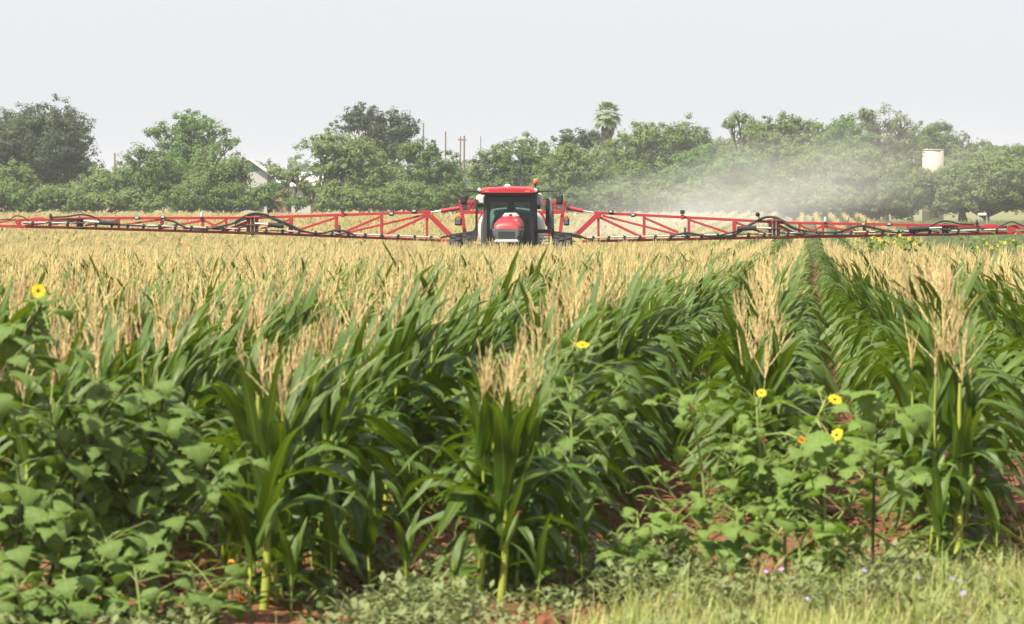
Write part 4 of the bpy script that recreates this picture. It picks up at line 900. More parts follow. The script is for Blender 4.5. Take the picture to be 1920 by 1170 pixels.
T('airy_tree', 388, [(1385, 222, 20, 11, .6), (1370, 232, 12, 7, .5), (1408, 236, 18, 12, .6), (1398, 258, 28, 20, .6), (1420, 246, 16, 12, .5)], 'pale', 'slender open tree with pale foliage against the sky right of centre', seed=16, group=G)
T('bushy_tree', 372, [(1472, 234, 38, 18, .8), (1440, 254, 38, 28), (1512, 246, 38, 22, .8), (1480, 286, 62, 38), (1430, 296, 40, 34)], 'mesq', 'light green tree between the slender pale tree and the bare-twigged one', seed=17, group=G)
T('bushy_tree', 369, [(1588, 230, 24, 16, .8), (1568, 256, 40, 30), (1610, 264, 34, 28), (1560, 292, 40, 28)], 'bright', 'brighter green tree beside the bare-twigged crown', seed=18, group=G)
T('twiggy_tree', 376, [(1650, 232, 44, 28, .35), (1692, 240, 28, 20, .35), (1640, 268, 44, 24, .7), (1700, 270, 36, 22, .6), (1622, 214, 18, 12, .25)], 'mesq', 'half-bare tree with grey twigs showing against the sky', seed=19, group=G, twigs=16)
T('bushy_tree', 398, [(1752, 252, 40, 22), (1718, 270, 40, 28), (1800, 276, 42, 20), (1852, 284, 46, 16), (1908, 286, 36, 14), (1780, 300, 60, 24)], 'mid', 'hazy blue-green tree behind the pale cistern', seed=20, group=G)
T('bushy_tree', 341, [(1590, 336, 90, 52), (1502, 348, 52, 50), (1656, 350, 58, 50), (1540, 306, 50, 26), (1600, 384, 110, 24), (1690, 380, 40, 24), (1620, 296, 40, 20)], 'mesq', 'wide yellow-green tree low behind the right boom', seed=21, group=G)
T('bushy_tree', 338, [(1838, 332, 64, 42), (1892, 324, 40, 38), (1782, 348, 34, 38), (1842, 374, 72, 24), (1910, 370, 30, 26), (1770, 384, 30, 14), (1750, 332, 40, 18), (1735, 350, 30, 24), (1752, 372, 40, 24)], 'mesq', 'rounded light green tree at the right edge below the cistern', seed=22, group=G)
T('mesquite_tree', 352, [(1180, 356, 52, 42), (1290, 362, 60, 38), (1400, 354, 58, 44), (1350, 330, 50, 32), (1240, 382, 60, 18), (1440, 382, 50, 20)], 'mid', 'dull green thicket tree inside the drifting spray', seed=23, group=G)
T('mesquite_shrub', 345, [(960, 380, 44, 14), (1050, 380, 40, 14), (905, 382, 30, 12), (1110, 384, 40, 14)], 'mid', 'low bush behind the cab at the field edge', seed=24, group=G, cat='bush')
T('mesquite_shrub', 372, [(540, 330, 26, 10, .35), (522, 346, 20, 8, .35), (562, 345, 22, 8, .3)], 'mesq', 'thin bush in front of the white farmhouse', seed=25, group=G, cat='bush')
T('mesquite_shrub', 338, [(505, 374, 22, 12), (545, 378, 24, 9), (570, 380, 16, 8)], 'mid', 'small bush at the field edge left of the leaning trunk', seed=26, group=G, cat='bush')
T('mesquite_shrub', 336, [(330, 374, 34, 18), (365, 380, 26, 12), (295, 382, 26, 10)], 'mid', 'dark low bush under the bushy pair at left', seed=27, group=G, cat='bush')
HED = [(40, 'mid', 'low thicket at the foot of the dark dome-shaped tree'), (190, 'mesq', 'low thicket below the light bush left of the bushy pair'), (420, 'mid', 'low dark thicket under the drooping yellow-green tree'), (700, 'mesq', 'low thicket right of the leaning mesquite trunk'), (830, 'mid', 'low thicket under the twin poles'),
       (1090, 'mid', 'low thicket right of the sprayer mirror'), (1230, 'mesq', 'low thicket at the left edge of the spray drift'), (1370, 'mid', 'low thicket inside the densest spray drift'), (1490, 'mesq', 'low thicket behind the right boom fold'), (1640, 'mid', 'low thicket behind the outer right boom'), (1850, 'mesq', 'low thicket below the cistern at the right edge')]
for i, (x, c_, lab) in enumerate(HED):
    rr_ = random.Random(300 + i); T('field_edge_thicket', 337 + i % 4, [(x + (k - 2.5) * 32 + rr_.uniform(-8, 8), 368 + rr_.uniform(-10, 8), rr_.uniform(24, 36), rr_.uniform(14, 24)) for k in range(6)] + [(x + (k - 3) * 26, 383, 26, 10) for k in range(7)], c_, lab, seed=80 + i, group='thickets along the field edge', cat='thicket', m=36)
for i, (bl_, lab) in enumerate([([(1060, 335, 46, 40), (1130, 318, 50, 44), (1200, 330, 56, 44), (1270, 322, 56, 44), (1150, 370, 60, 24)], 'dense pale green tree mass left of the spray drift'), ([(1330, 316, 50, 44), (1400, 322, 52, 44), (1460, 330, 50, 44), (1380, 290, 44, 30), (1400, 370, 70, 24)], 'dense pale green tree mass behind the thickest spray drift'),
        ([(1540, 300, 56, 40), (1610, 300, 56, 40), (1690, 310, 56, 40), (1650, 350, 60, 34), (1740, 340, 40, 40)], 'dense pale green tree mass left of the cistern'), ([(1800, 316, 46, 30), (1870, 316, 50, 34), (1930, 320, 46, 34), (1810, 350, 50, 30)], 'dense pale green tree mass right of the cistern')]):
    T('bushy_tree', 397, bl_, 'mesq', lab, seed=120 + i, group=G)
# a far wooded horizon, one mass
fw = np.random.default_rng(5); Vs = []; Fs = []; nb = 0
bl = []
for k in range(150):
    x = -230 + k * 3.1 + fw.normal() * 1.2; bl.append(((x, fw.uniform(0, 30), 3 + fw.random() * 2), (5, 6, 3.4 + fw.random() * 2.6), .5))
V, F = leaves(bl, 3, .7, fw); V[:, 1] += 900; V[:, 2] += float(gz(900)); 
o = bpy.data.objects.new('far_woods', mesh_np('far_woods', V, F, TM['mid'])); link(o); tag(o, 'hazy blue-green belt of far woods on the horizon behind the farmhouse', 'woods', kind='stuff')
# dead snag with bleached branches
p = W(672, 365, 350); p.z = float(gz(350)); ds = empty('dead_tree', p, 0, 'small bleached dead tree poking out above the airy mesquite', 'dead tree')
s = FPX / 350
def loc(px, py): q = W(px, py, 350) - p; return (q.x, random.uniform(-.3, .3), q.z)
mb = MB(); mb.tube([(0, 0, 0), loc(673, 330), loc(674, 290), loc(672, 268)], [.16, .13, .09, .07], 7); mb.build('trunk', M_dead, ds)
for pts in (((672, 270), (666, 256), (661, 246)), ((672, 268), (675, 252), (672, 240)), ((675, 255), (682, 246)), ((674, 285), (690, 268), (700, 262)), ((673, 290), (655, 272), (648, 268)), ((674, 298), (694, 280), (706, 276)), ((666, 256), (668, 244))):
    mb = MB(); P = [loc(*q) for q in pts]; mb.tube(P, [.06 - .018 * i for i in range(len(P))], 5); mb.build('branch', M_dead, ds)
# fan palm
M_pole_ = paint('palm_trunk', (.26, .21, .17), .9, dust=.5, dustcol=(.34, .29, .23), scale=6)
p = W(1139, 365, 402); p.z = float(gz(402)); palm = empty('fan_palm', p, 0, 'tall fan palm with shaggy dead skirt standing above the trees', 'palm tree')
s = FPX / 402; hp = (W(1139, 216, 402) - p).z
M_palm = leafmat('palm_frond', (.20, .27, .11), (.28, .34, .16), .4, .55); M_skirt = leafmat('palm_dead_frond', (.38, .31, .20), (.30, .24, .15), .2, .8)
mb = MB(); mb.tube([(0, 0, -.2), (.1, 0, hp * .4), (-.05, 0, hp * .8), (0, 0, hp)], [.36, .26, .22, .2], 10); mb.build('trunk', M_pole_, palm)
def frond(mb, d, Lp, Lf, seed, droop):
    """a stalk and a round fan of folded blades, hanging from its tip"""
    r = random.Random(seed); d = Vector(d).normalized(); c0 = Vector((0, 0, hp)); en = c0 + d * Lp + Vector((0, 0, -droop * .3 * Lp))
    sd = d.cross(Vector((0, 0, 1))); sd = sd.normalized() if sd.length > .05 else Vector((1, 0, 0)); f = (d + Vector((0, 0, -droop))).normalized(); up = sd.cross(f)
    mb.tube([c0, c0.lerp(en, .5) + Vector((0, 0, .06)), en], [.03, .022, .016], 4, False)
    for k in range(15):
        a = (k - 7) / 7 * 1.75; q = (f * math.cos(a) + sd * math.sin(a)).normalized(); L2 = Lf * (1 - .18 * abs(a) / 1.75) * r.uniform(.9, 1.08)
        m_ = en + q * L2 * .62; e_ = en + q * L2 + Vector((0, 0, -.30 * L2 * r.uniform(.5, 1.2))); pw = q.cross(up).normalized() * .075
        mb.add([en - pw * .3, en + pw * .3, m_ + pw, e_, m_ - pw], [(0, 1, 2, 4), (4, 2, 3)])
for k in range(26):
    g_ = k * 2.399; el = R(78 - k * 4.6); d = (math.cos(g_) * math.cos(el), math.sin(g_) * math.cos(el), math.sin(el))
    mb = MB(); frond(mb, d, .92, .80, k, .25 + .5 * (k / 26)); mb.build('frond', M_palm, palm)
for k in range(14):
    g_ = k * 2.399 + 1; el = R(-58 - k * 1.8); d = (math.cos(g_) * math.cos(el), math.sin(g_) * math.cos(el), math.sin(el))
    mb = MB(); frond(mb, d, .9 + .05 * k, .55, 100 + k, .9); mb.build('dead_frond', M_skirt, palm)
# utility poles
M_pole = paint('weathered_pole', (.20, .155, .125), .9, dust=.5, dustcol=(.28, .24, .20), scale=6)
def pole(px, y0, D, w, label, cross=None):
    b = W(px, 365, D); b.z = float(gz(D)); t = W(px, y0, D); e = empty('utility_pole', b, 0, label, 'pole', 'old poles behind the trees')
    h = t.z - b.z; mb = MB(); mb.tube([(0, 0, -.3), (0, 0, h * .5), (.02, 0, h)], [w * 1.2, w * 1.05, w], 8); mb.build('shaft', M_pole, e)
    mb = MB(); mb.lathe([(w * 1.08, -.1), (w * 1.12, 0), (w * .6, .05), (0, .06)], (.02, 0, h), 'Z', 8); mb.build('pole_cap', M_pole, e)
    if cross:
        z = (W(px, cross[0], D) - b).z; x = (W(cross[1], cross[0], D) - b).x; mb = MB(); mb.box((x / 2, 0, z), (abs(x) + .4, .12, .14), None, .01); mb.build('crossbar', M_pole, e)
    return e
pole(793.5, 231, 402, .07, 'short pole tip showing above the mid-green tree')
pole(835, 247, 385, .07, 'single brown pole left of the twin poles')
pole(863, 256, 380, .06, 'left pole of the twin poles with crossbar', (262, 870))
pole(870, 255, 380, .08, 'right, thicker pole of the twin poles')
pole(901, 256, 470, .05, 'thin faint pole right of the twin poles')
pole(215, 287, 420, .09, 'thin pole between the dark dome-shaped tree and the bushy pair')
# pale cylindrical cistern
M_conc = paint('pale_concrete', (.38, .335, .29), .85, dust=.35, dustcol=(.38, .32, .26), scale=.8, bump=.2)
a, b_ = W(1729.5, 280, 388), W(1769.5, 280, 388); c = (a + b_) / 2; rd = (b_.x - a.x) / 2; z1 = a.z; z0 = float(gz(388)) - .2; c.z = float(gz(388))
ci = empty('water_cistern', c, 0, 'pale round concrete cistern standing above the trees at right', 'water tank')
mb = MB(); mb.lathe([(0, z0 - c.z), (rd, z0 - c.z), (rd, z1 - c.z), (rd - .12, z1 - c.z + .001), (rd - .12, z1 - c.z - .5), (0, z1 - c.z - .5)], (0, 0, 0), 'Z', 40); mb.build('drum', M_conc, ci)
mb = MB(); mb.lathe([(rd + .002, z1 - c.z - .12), (rd + .03, z1 - c.z - .12), (rd + .03, z1 - c.z + .004), (rd - .1, z1 - c.z + .004)], (0, 0, 0), 'Z', 40); mb.build('rim', M_conc, ci)
# farmhouse: gable-roofed white house with a long white metal-roofed wing
M_wht = paint('white_wall', (.40, .40, .39), .7, dust=.3, dustcol=(.5, .47, .42), scale=.6); M_roof = paint('white_metal_roof', (.46, .46, .455), .5, dust=.25, dustcol=(.6, .55, .5), scale=.5)
M_win = paint('dark_window', (.03, .045, .05), .15, dust=.1); M_teal = paint('teal_gable_paint', (.03, .20, .22), .6, dust=.2); M_brick = paint('red_brick', (.34, .15, .11), .9, dust=.5, dustcol=(.42, .26, .2), scale=5, bump=.3)
HD = 425
p = W(470, 365, HD); p.z = float(gz(HD)); hs = empty('farmhouse', p, 0, 'white farmhouse with a gable roof and long white wing behind the trees', 'house')
def hl(px, py): q = W(px, py, HD) - p; return q.x, q.z
xg0, _ = hl(404, 340); xg1, zr0 = hl(506, 327); xp, zp = hl(466, 300); 
mb = MB(); mb.prism([(xg0, 0), (xg1 - .3, 0), (xg1 - .3, zr0), (xp, zp - .12), (xg0, zr0)], 0, 7); mb.build('wall', M_wht, hs)
mb = MB(); mb.prism([(xp, zp), (xg1 + .3, zr0 - .25), (xg1 + .3, zr0 - .12), (xp, zp + .14)], -.5, 7.4); mb.build('roof', M_roof, hs)
mb = MB(); mb.prism([(xg0 - .4, zr0 - .12), (xg0 - .4, zr0 - .25), (xp, zp), (xp, zp + .14)], -.5, 7.4); mb.build('roof', M_roof, hs)
xt0, zt0 = hl(474, 321); xt1, zt1 = hl(488, 321); mb = MB(); mb.prism([(xt0, zt0), (xt1, zt0), (xt0, zt0 + .7)], -.03, .02); mb.build('gable_panel', M_teal, hs)
xw0, zw0 = hl(507, 349); xw1, zw1 = hl(602, 324)
mb = MB(); mb.box(((xw0 + xw1) / 2, 3.5, zw0 / 2), (xw1 - xw0, 5, zw0), None, 0); mb.build('wing_wall', M_wht, hs)
mb = MB(); mb.add([(xw0 - .2, .6, zw0 - .05), (xw1 + .3, .6, zw0 - .05), (xw1 + .3, 3.6, zw1), (xw0 - .2, 3.6, zw1), (xw0 - .2, .6, zw0 + .05), (xw1 + .3, .6, zw0 + .05), (xw1 + .3, 3.6, zw1 + .1), (xw0 - .2, 3.6, zw1 + .1)], [(0, 1, 2, 3), (7, 6, 5, 4), (0, 4, 5, 1), (1, 5, 6, 2), (2, 6, 7, 3), (3, 7, 4, 0)]); wr = mb.build('wing_roof', M_roof, hs)
for k in range(11):
    x = xw0 + (xw1 - xw0) * (k + .5) / 11; mb = MB(); mb.bar((x, .58, zw0 + .06), (x, 3.6, zw1 + .11), .05); mb.build('roof_seam', M_roof, wr)
for px in (420, 445, 520, 575):
    x, z = hl(px, 362); y = -.02 if px < 500 else .98
    mb = MB(); mb.box((x, y, z), (.9, .06, 1.2)); f_ = mb.build('window', M_wht, hs)
    for dx in (-.21, .21): mb = MB(); mb.box((x + dx, y - .035, z), (.38, .02, 1.06)); mb.build('pane', M_win, f_)
mb = MB(); x, z = hl(590, 360); mb.box((x, .98, 1.05), (.95, .06, 2.1)); mb.build('door', M_brick, hs)
# low brick wall with an arch, half hidden
p = W(530, 365, 392); p.z = float(gz(392)); bw = empty('brick_wall', p, 0, 'low red brick ruin with a rounded outline below the farmhouse', 'brick wall')
bx0, bx1 = (W(513, 365, 392) - p).x, (W(546, 365, 392) - p).x; ztop = (W(530, 348, 392) - p).z
mb = MB(); mb.prism([(bx0, 0), (bx1, 0), (bx1, ztop * .86), (bx1 - .5, ztop), (bx0 + .8, ztop * .97), (bx0, ztop * .8)], 0, .4); mb.build('core', M_brick, bw)
for k in range(5):
    for j in range(4):
        mb = MB(); mb.box((bx0 + .18 + j * (bx1 - bx0 - .1) / 4 + (.12 if k % 2 else 0), -.03, ztop * (.25 + .13 * k)), ((bx1 - bx0) / 4 - .07, .08, ztop * .11), None, .01); mb.build('brick', M_brick, bw)
mb = MB(); mb.tube([((bx0 + bx1) / 2 + (bx1 - bx0) * .42 * math.cos(a), -.09, ztop * .62 - ztop * .33 * math.sin(a)) for a in np.linspace(.0, math.pi, 12)], .06, 6); mb.build('arch_rib', M_dark, bw)
# grey shed roof edge and the small white box on the right pasture
p = W(130, 365, 366); p.z = float(gz(366)); sh = empty('shed', p, 0, 'low grey flat-roofed shed between the left bushes', 'shed')
z_ = (W(130, 353, 366) - p).z; w_ = 42 / (FPX / 366); mb = MB(); mb.box((0, 1.5, z_ / 2 - .1), (w_ - .3, 3, z_ - .2)); mb.build('wall', M_dark, sh); mb = MB(); mb.box((0, 1.5, z_ - .05), (w_, 3.4, .12), None, .02); mb.build('roof', M_steel, sh)
p = W(1842, 365, 300); p.z = float(gz(300)); wb = empty('water_trough', p, 0, 'small white trough standing on the pale grass at right', 'trough')
z_ = (W(1842, 398, 300) - p).z; mb = MB(); mb.box((0, 0, z_ - .15), (.6, .4, .2), None, .04); mb.build('basin', M_tank, wb)
for sx in (-.3, .3): mb = MB(); mb.box((sx, 0, (z_ - .3) / 2), (.06, .4, z_ - .3)); mb.build('leg', M_steel, wb)
# ------------------------------------------------------------------ wild sunflowers and weeds along the field edge
M_sfl = leafmat('sunflower_leaf', (.10, .178, .026), (.15, .23, .040), .32, .6, tcol=(1.3, 1.4, .7), spec=.3, rib=((.17, .23, .07), .10), patch=(9.0, (.105, .165, .045)))
M_sfl2 = leafmat('sunflower_leaf_light', (.145, .240, .032), (.19, .285, .048), .36, .6, tcol=(1.3, 1.4, .7), spec=.3, rib=((.19, .26, .08), .10), patch=(9.0, (.125, .19, .05)))
M_stem = paint('purple_brown_stem', (.06, .038, .03), .7, dust=.6, dustcol=(.12, .10, .05), scale=20)
M_gstem = paint('green_stem', (.24, .30, .075), .6, dust=.5, dustcol=(.18, .22, .06), scale=20)
M_petal = leafmat('yellow_petal', (.92, .66, .006), (.92, .58, .005), .35, .6); M_opet = leafmat('orange_petal', (.80, .30, .01), (.72, .24, .01), .2, .6)
M_disc = paint('flower_disc', (.06, .025, .012), .9, dust=.3, dustcol=(.12, .06, .015), scale=60, bump=.4)
def broad_leaf(seed, lobed):
    r = random.Random(seed); ts = [0, .05, .13, .22, .30, .38, .47, .56, .66, .77, .88, 1.0]
    hw = [.04, .26, .41, .45, .44, .41, .36, .31, .24, .16, .08, .004]
    if lobed: hw = [.04, .30, .46, .40, .56, .36, .28, .40, .24, .17, .08, .004]
    V = []; ac = []; y = z = 0; a = r.uniform(-.1, .35); da = r.uniform(.9, 1.8); prev = 0
    for i, t in enumerate(ts):
        ang = a - da * t; ds = t - prev; prev = t; y += math.cos(ang) * ds; z += math.sin(ang) * ds
        for k in range(5):
            c = -1 + k * .5; w = hw[i] * (1 + (.15 if i % 2 else -.09) * (abs(c) == 1)) * r.uniform(.90, 1.10)
            back = -.10 * abs(c) * (1 if i < 3 else .25)
            V.append((c * w, y + back, z + .10 * abs(c) * w + r.uniform(-.028, .028) - .16 * c * c * w)); ac.append(c)
    i = np.arange(len(ts) * 5).reshape(len(ts), 5); F = np.stack([i[:-1, :-1], i[:-1, 1:], i[1:, 1:], i[1:, :-1]], -1).reshape(-1, 4)
    return np.array(V), F, np.array(ac)
BL = [broad_leaf(i, False) for i in range(7)]; BLL = [broad_leaf(50 + i, True) for i in range(6)]
BLm = {('h', m.name): [mesh_np('leaf', v, f, m, True, attrs={'ac': a}) for v, f, a in BL] for m in (M_sfl, M_sfl2)}
BLm.update({('l', m.name): [mesh_np('leaf', v, f, m, True, attrs={'ac': a}) for v, f, a in BLL] for m in (M_sfl, M_sfl2)})
def head_meshes(seed, npet, mat):
    r = random.Random(seed); mb = MB()
    for k in range(npet):
        a = 2 * math.pi * k / npet + r.uniform(-.08, .08); d = Vector((math.cos(a), math.sin(a), 0)); s_ = Vector((-math.sin(a), math.cos(a), 0)); L_ = r.uniform(.82, 1.05); up = r.uniform(-.12, .22)
        p0 = d * .24; p1 = d * (.34 + .34 * L_) + Vector((0, 0, up * .5)); p2 = d * (.34 + .66 * L_) + Vector((0, 0, up * .6))
        mb.add([p0 - s_ * .07, p0 + s_ * .07, p1 + s_ * .17, p2, p1 - s_ * .17], [(0, 1, 2, 4), (4, 2, 3)])
    pm = mb.mesh('petals', mat); mb = MB(); mb.lathe([(.0, .11), (.14, .09), (.25, .04), (.27, -.02)], (0, 0, 0), 'Z', 12)
    cb = MB(); cb.lathe([(.37, -.01), (.36, -.06), (.24, -.14), (.08, -.22)], (0, 0, 0), 'Z', 12)
    for k in range(10):
        a = k * .628; d = Vector((math.cos(a), math.sin(a), 0)); s_ = Vector((-d.y, d.x, 0)); cb.add([d * .3 - s_ * .10 + Vector((0, 0, -.1)), d * .3 + s_ * .10 + Vector((0, 0, -.1)), d * .62 + Vector((0, 0, -.12))], [(0, 1, 2)])
    return mb.mesh('flower_head', M_disc), pm, cb.mesh('calyx', M_gstem)
HEADS = [head_meshes(i, 17, M_petal) for i in range(3)]; OHEADS = [head_meshes(9, 11, M_opet)]
def bezier(P, n=5):
    Q = []
    for i in range(len(P) - 1):
        a, b_, c_, d_ = P[max(i - 1, 0)], P[i], P[i + 1], P[min(i + 2, len(P) - 1)]
        for k in range(n): t = k / n; Q.append(.5 * ((2 * b_) + (c_ - a) * t + (2 * a - 5 * b_ + 4 * c_ - d_) * t * t + (3 * b_ - a - 3 * c_ + d_) * t ** 3))
    return Q + [P[-1]]
def sunflower(D, stems, heads, nleaf, lsize, label, seed, stem_mat, leaf_mat, kind='h', group=None, name='sunflower_plant', cat='sunflower', lo=.02, petiole=(.05, .20), light=False, rad=.009):
    r = random.Random(seed); x0 = stems[0][0][0]; b = W(x0, 600, D); b.z = float(gz(D)); e = empty(name, b, 0, label, cat, group); segs = []
    for si, st in enumerate(stems):
        P = []
        for i, (px, py) in enumerate(st):
            q = W(px, py, D) - b
            if si == 0 and i == 0: q = Vector((0, 0, -.04))
            q.y += r.uniform(-.06, .06) if i else 0
            P.append(q)
        Q = bezier(P); mb = MB(); n = len(Q); r0 = rad if si == 0 else rad * .6
        mb.tube(Q, [r0 * (1 - .55 * i / n) for i in range(n)], 6); mb.build('stem' if si == 0 else 'branch', stem_mat, e); segs.append((Q, .6 if si else 1.0))
    tot = sum(len(q) for q, w in segs)
    for k in range(nleaf):
        Q, w = r.choices(segs, [len(q) * 1.0 for q, w in segs])[0]; t = lo + (1 - lo) * r.random(); i = min(len(Q) - 1, int(t * (len(Q) - 1))); p = Q[i]
        if p.z < .05: continue
        az = r.uniform(0, 6.283); L_ = r.uniform(*petiole); d = Vector((math.cos(az), math.sin(az), r.uniform(.15, .8))).normalized(); q = p + d * L_
        s_ = lsize * r.uniform(.45, 1.12) * (1 - .35 * max(0, t - .75) / .25)
        lm = BLm[(kind if r.random() < .75 else 'h', leaf_mat.name)]; o = bpy.data.objects.new('leaf', r.choice(lm)); COL.objects.link(o); o.parent = e; o.location = q
        o.rotation_euler = (r.uniform(-.55, .3), r.uniform(-.45, .45), az - math.pi / 2); o.scale = (s_ * r.uniform(.85, 1.15), s_, s_)
        mb = MB(); mb.tube([p, p.lerp(q, .5) + Vector((0, 0, .01)), q], [.0028, .0024, .002], 4, False); pe = mb.build('petiole', M_gstem, e)
    for (px, py, dia, tilt, yaw, hk) in heads:
        q = W(px, py, D) - b; hm, pm, cm = (OHEADS[0] if hk == 'o' else HEADS[r.randrange(3)]); o = bpy.data.objects.new('flower_head', hm); COL.objects.link(o); o.parent = e; q.y -= .40 if D < 30 else 0; o.location = q
        o.rotation_euler = (R(tilt), 0, R(yaw)); o.scale = (dia * (.54 if D < 30 else .42),) * 3
        pt = bpy.data.objects.new('petals', pm); COL.objects.link(pt); pt.parent = o
        ct = bpy.data.objects.new('calyx', cm); COL.objects.link(ct); ct.parent = o
        if dia > .03:
            Qb = min((p for Q, w in segs for p in Q), key=lambda p: (p - q).length)
            if (Qb - q).length > .02: mb = MB(); mb.tube(bezier([Qb, Qb.lerp(q, .5) + Vector((.01, 0, .02)), q], 4), .004, 5); mb.build('flower_stalk', M_gstem, e)
    return e
LG = 'sunflower clump at the left edge'
sunflower(17.3, [[(-25, 0), (-22, 1000), (-4, 740), (30, 660), (62, 600), (90, 548)], [(30, 660), (10, 640), (-10, 620)], [(60, 605), (100, 640), (115, 700)]], [(92, 541, .060, 72, 8, 'y')], 40, .14, 'tall dark-stemmed sunflower with one open yellow head at the left edge', 31, M_stem, M_sfl, lo=.3)
sunflower(17.5, [[(70, 0), (110, 1020), (150, 880), (205, 770), (235, 735)], [(40, 970), (100, 925), (165, 850), (185, 820)], [(150, 900), (110, 830), (90, 760)]], [], 90, .15, 'leafy budless sunflower with dark slanting branch in the left clump', 32, M_stem, M_sfl, group=None)
sunflower(17.7, [[(215, 0), (230, 1040), (270, 900), (300, 770), (305, 745)], [(262, 930), (330, 850), (370, 790)], [(255, 970), (210, 880), (190, 800)]], [], 90, .145, 'bushy sunflower without flowers in the middle of the left clump', 33, M_stem, M_sfl)
sunflower(17.6, [[(330, 0), (320, 1060), (330, 950), (355, 860)], [(325, 1010), (390, 930), (420, 880)], [(322, 1040), (270, 1000), (240, 960)]], [], 70, .14, 'low sunflower bush at the right side of the left clump', 34, M_stem, M_sfl)
sunflower(17.1, [[(10, 0), (20, 1080), (40, 980), (30, 860)], [(20, 1050), (90, 1000), (140, 960)], [(25, 1000), (-20, 900)]], [], 80, .15, 'low sunflower bush in the bottom left corner', 35, M_stem, M_sfl)
sunflower(17.2, [[(160, 0), (165, 1120), (190, 1050), (200, 1010)], [(165, 1110), (250, 1060), (300, 1050)]], [], 60, .13, 'small leafy sunflower sprout low in front of the left clump', 36, M_gstem, M_sfl)
for i_, (x_, D_, lab_) in enumerate([(40, 16.7, 'leafy sunflower sprout at the bottom left corner'), (130, 16.9, 'leafy sunflower sprout on the bottom edge below the left clump'), (260, 17.0, 'leafy sprout on the bottom edge below the middle of the left clump'), (365, 17.2, 'leafy sprout on the bottom edge right of the left clump')]):
    yb = 365 + EYE * FPX / D_; sunflower(D_, [[(x_, 0), (x_ + 4, yb - 60), (x_ - 8, yb - 150)], [(x_, yb - 50), (x_ + 45, yb - 100)], [(x_, yb - 40), (x_ - 45, yb - 90)]], [], 34, .115, lab_, 90 + i_, M_gstem, M_sfl)
sunflower(19.6, [[(1062, 0), (1068, 980), (1072, 850), (1070, 740), (1088, 650)], [(1070, 800), (1120, 770), (1180, 700)], [(1069, 900), (1130, 850), (1185, 780)], [(1070, 780), (1040, 730), (1020, 680)]], [(1090, 641, .062, 25, 10, 'y')], 60, .10, 'thin sunflower with one yellow head at centre', 37, M_gstem, M_sfl, 'l', lo=.35)
sunflower(19.3, [[(1478, 0), (1472, 1030), (1478, 940), (1500, 850), (1535, 775), (1550, 745)], [(1474, 960), (1505, 900), (1535, 850)], [(1474, 990), (1440, 920), (1425, 860)]], [(1553, 741, .066, 40, 20, 'y'), (1536, 843, .072, 55, 35, 'y'), (1492, 856, .04, 70, 250, 'o')], 80, .105, 'sunflower with a yellow head on a long bare pale stem right of centre', 38, M_gstem, M_sfl2, 'l', lo=.1)
sunflower(19.5, [[(1418, 0), (1425, 1000), (1428, 900), (1420, 800), (1418, 745)], [(1426, 940), (1460, 880), (1490, 825)]], [(1418, 729, .046, 50, 0, 'y'), (1492, 815, .044, 70, 20, 'o')], 75, .10, 'sunflower with a small orange head and a half-open yellow head', 39, M_gstem, M_sfl2, 'l')
sunflower(19.0, [[(1560, 0), (1552, 1040), (1548, 940), (1552, 840)], [(1552, 1000), (1600, 930), (1625, 880)]], [(1556, 806, .066, 60, -40, 'y')], 60, .11, 'sunflower with an edge-on yellow head beside the bare pale stem', 40, M_gstem, M_sfl2, 'l')
sunflower(19.2, [[(1335, 0), (1325, 1020), (1318, 900), (1300, 790), (1292, 765)], [(1322, 960), (1370, 890), (1390, 830)], [(1325, 1000), (1270, 940), (1240, 890)]], [(1291, 757, .028, 50, 160, 'o')], 85, .10, 'leafy sunflower with a tiny orange bud right of centre', 41, M_gstem, M_sfl2, 'l')
sunflower(18.9, [[(1400, 0), (1395, 1080), (1385, 1010), (1380, 950)], [(1395, 1060), (1450, 1010), (1480, 970)], [(1395, 1070), (1340, 1030), (1300, 1000)]], [], 85, .105, 'low flowerless sunflower bush above the pale verge grass', 42, M_gstem, M_sfl2, 'l')
sunflower(18.8, [[(1510, 0), (1505, 1090), (1500, 1030), (1520, 980)], [(1505, 1080), (1560, 1040), (1600, 1000)]], [], 60, .105, 'small leafy sunflower just left of the dark-stemmed weed', 43, M_gstem, M_sfl2, 'l')
sunflower(19.0, [[(1210, 0), (1205, 1080), (1200, 1020), (1195, 960)], [(1205, 1060), (1250, 1010), (1270, 960)]], [], 55, .11, 'small leafy weed sunflower left of the right-hand clump', 44, M_gstem, M_sfl2, 'l')
sunflower(18.7, [[(1637, 0), (1636, 1000), (1640, 880), (1645, 780), (1648, 755)], [(1638, 900), (1590, 850), (1560, 830)], [(1638, 960), (1690, 920), (1715, 905)], [(1637, 980), (1600, 960), (1580, 930)], [(1643, 820), (1670, 790), (1690, 790)]], [], 40, .155, 'upright dark-stemmed weed with large lobed leaves at right', 45, M_stem, M_sfl2, 'l', name='lobed_weed', cat='weed', lo=.15, rad=.008)
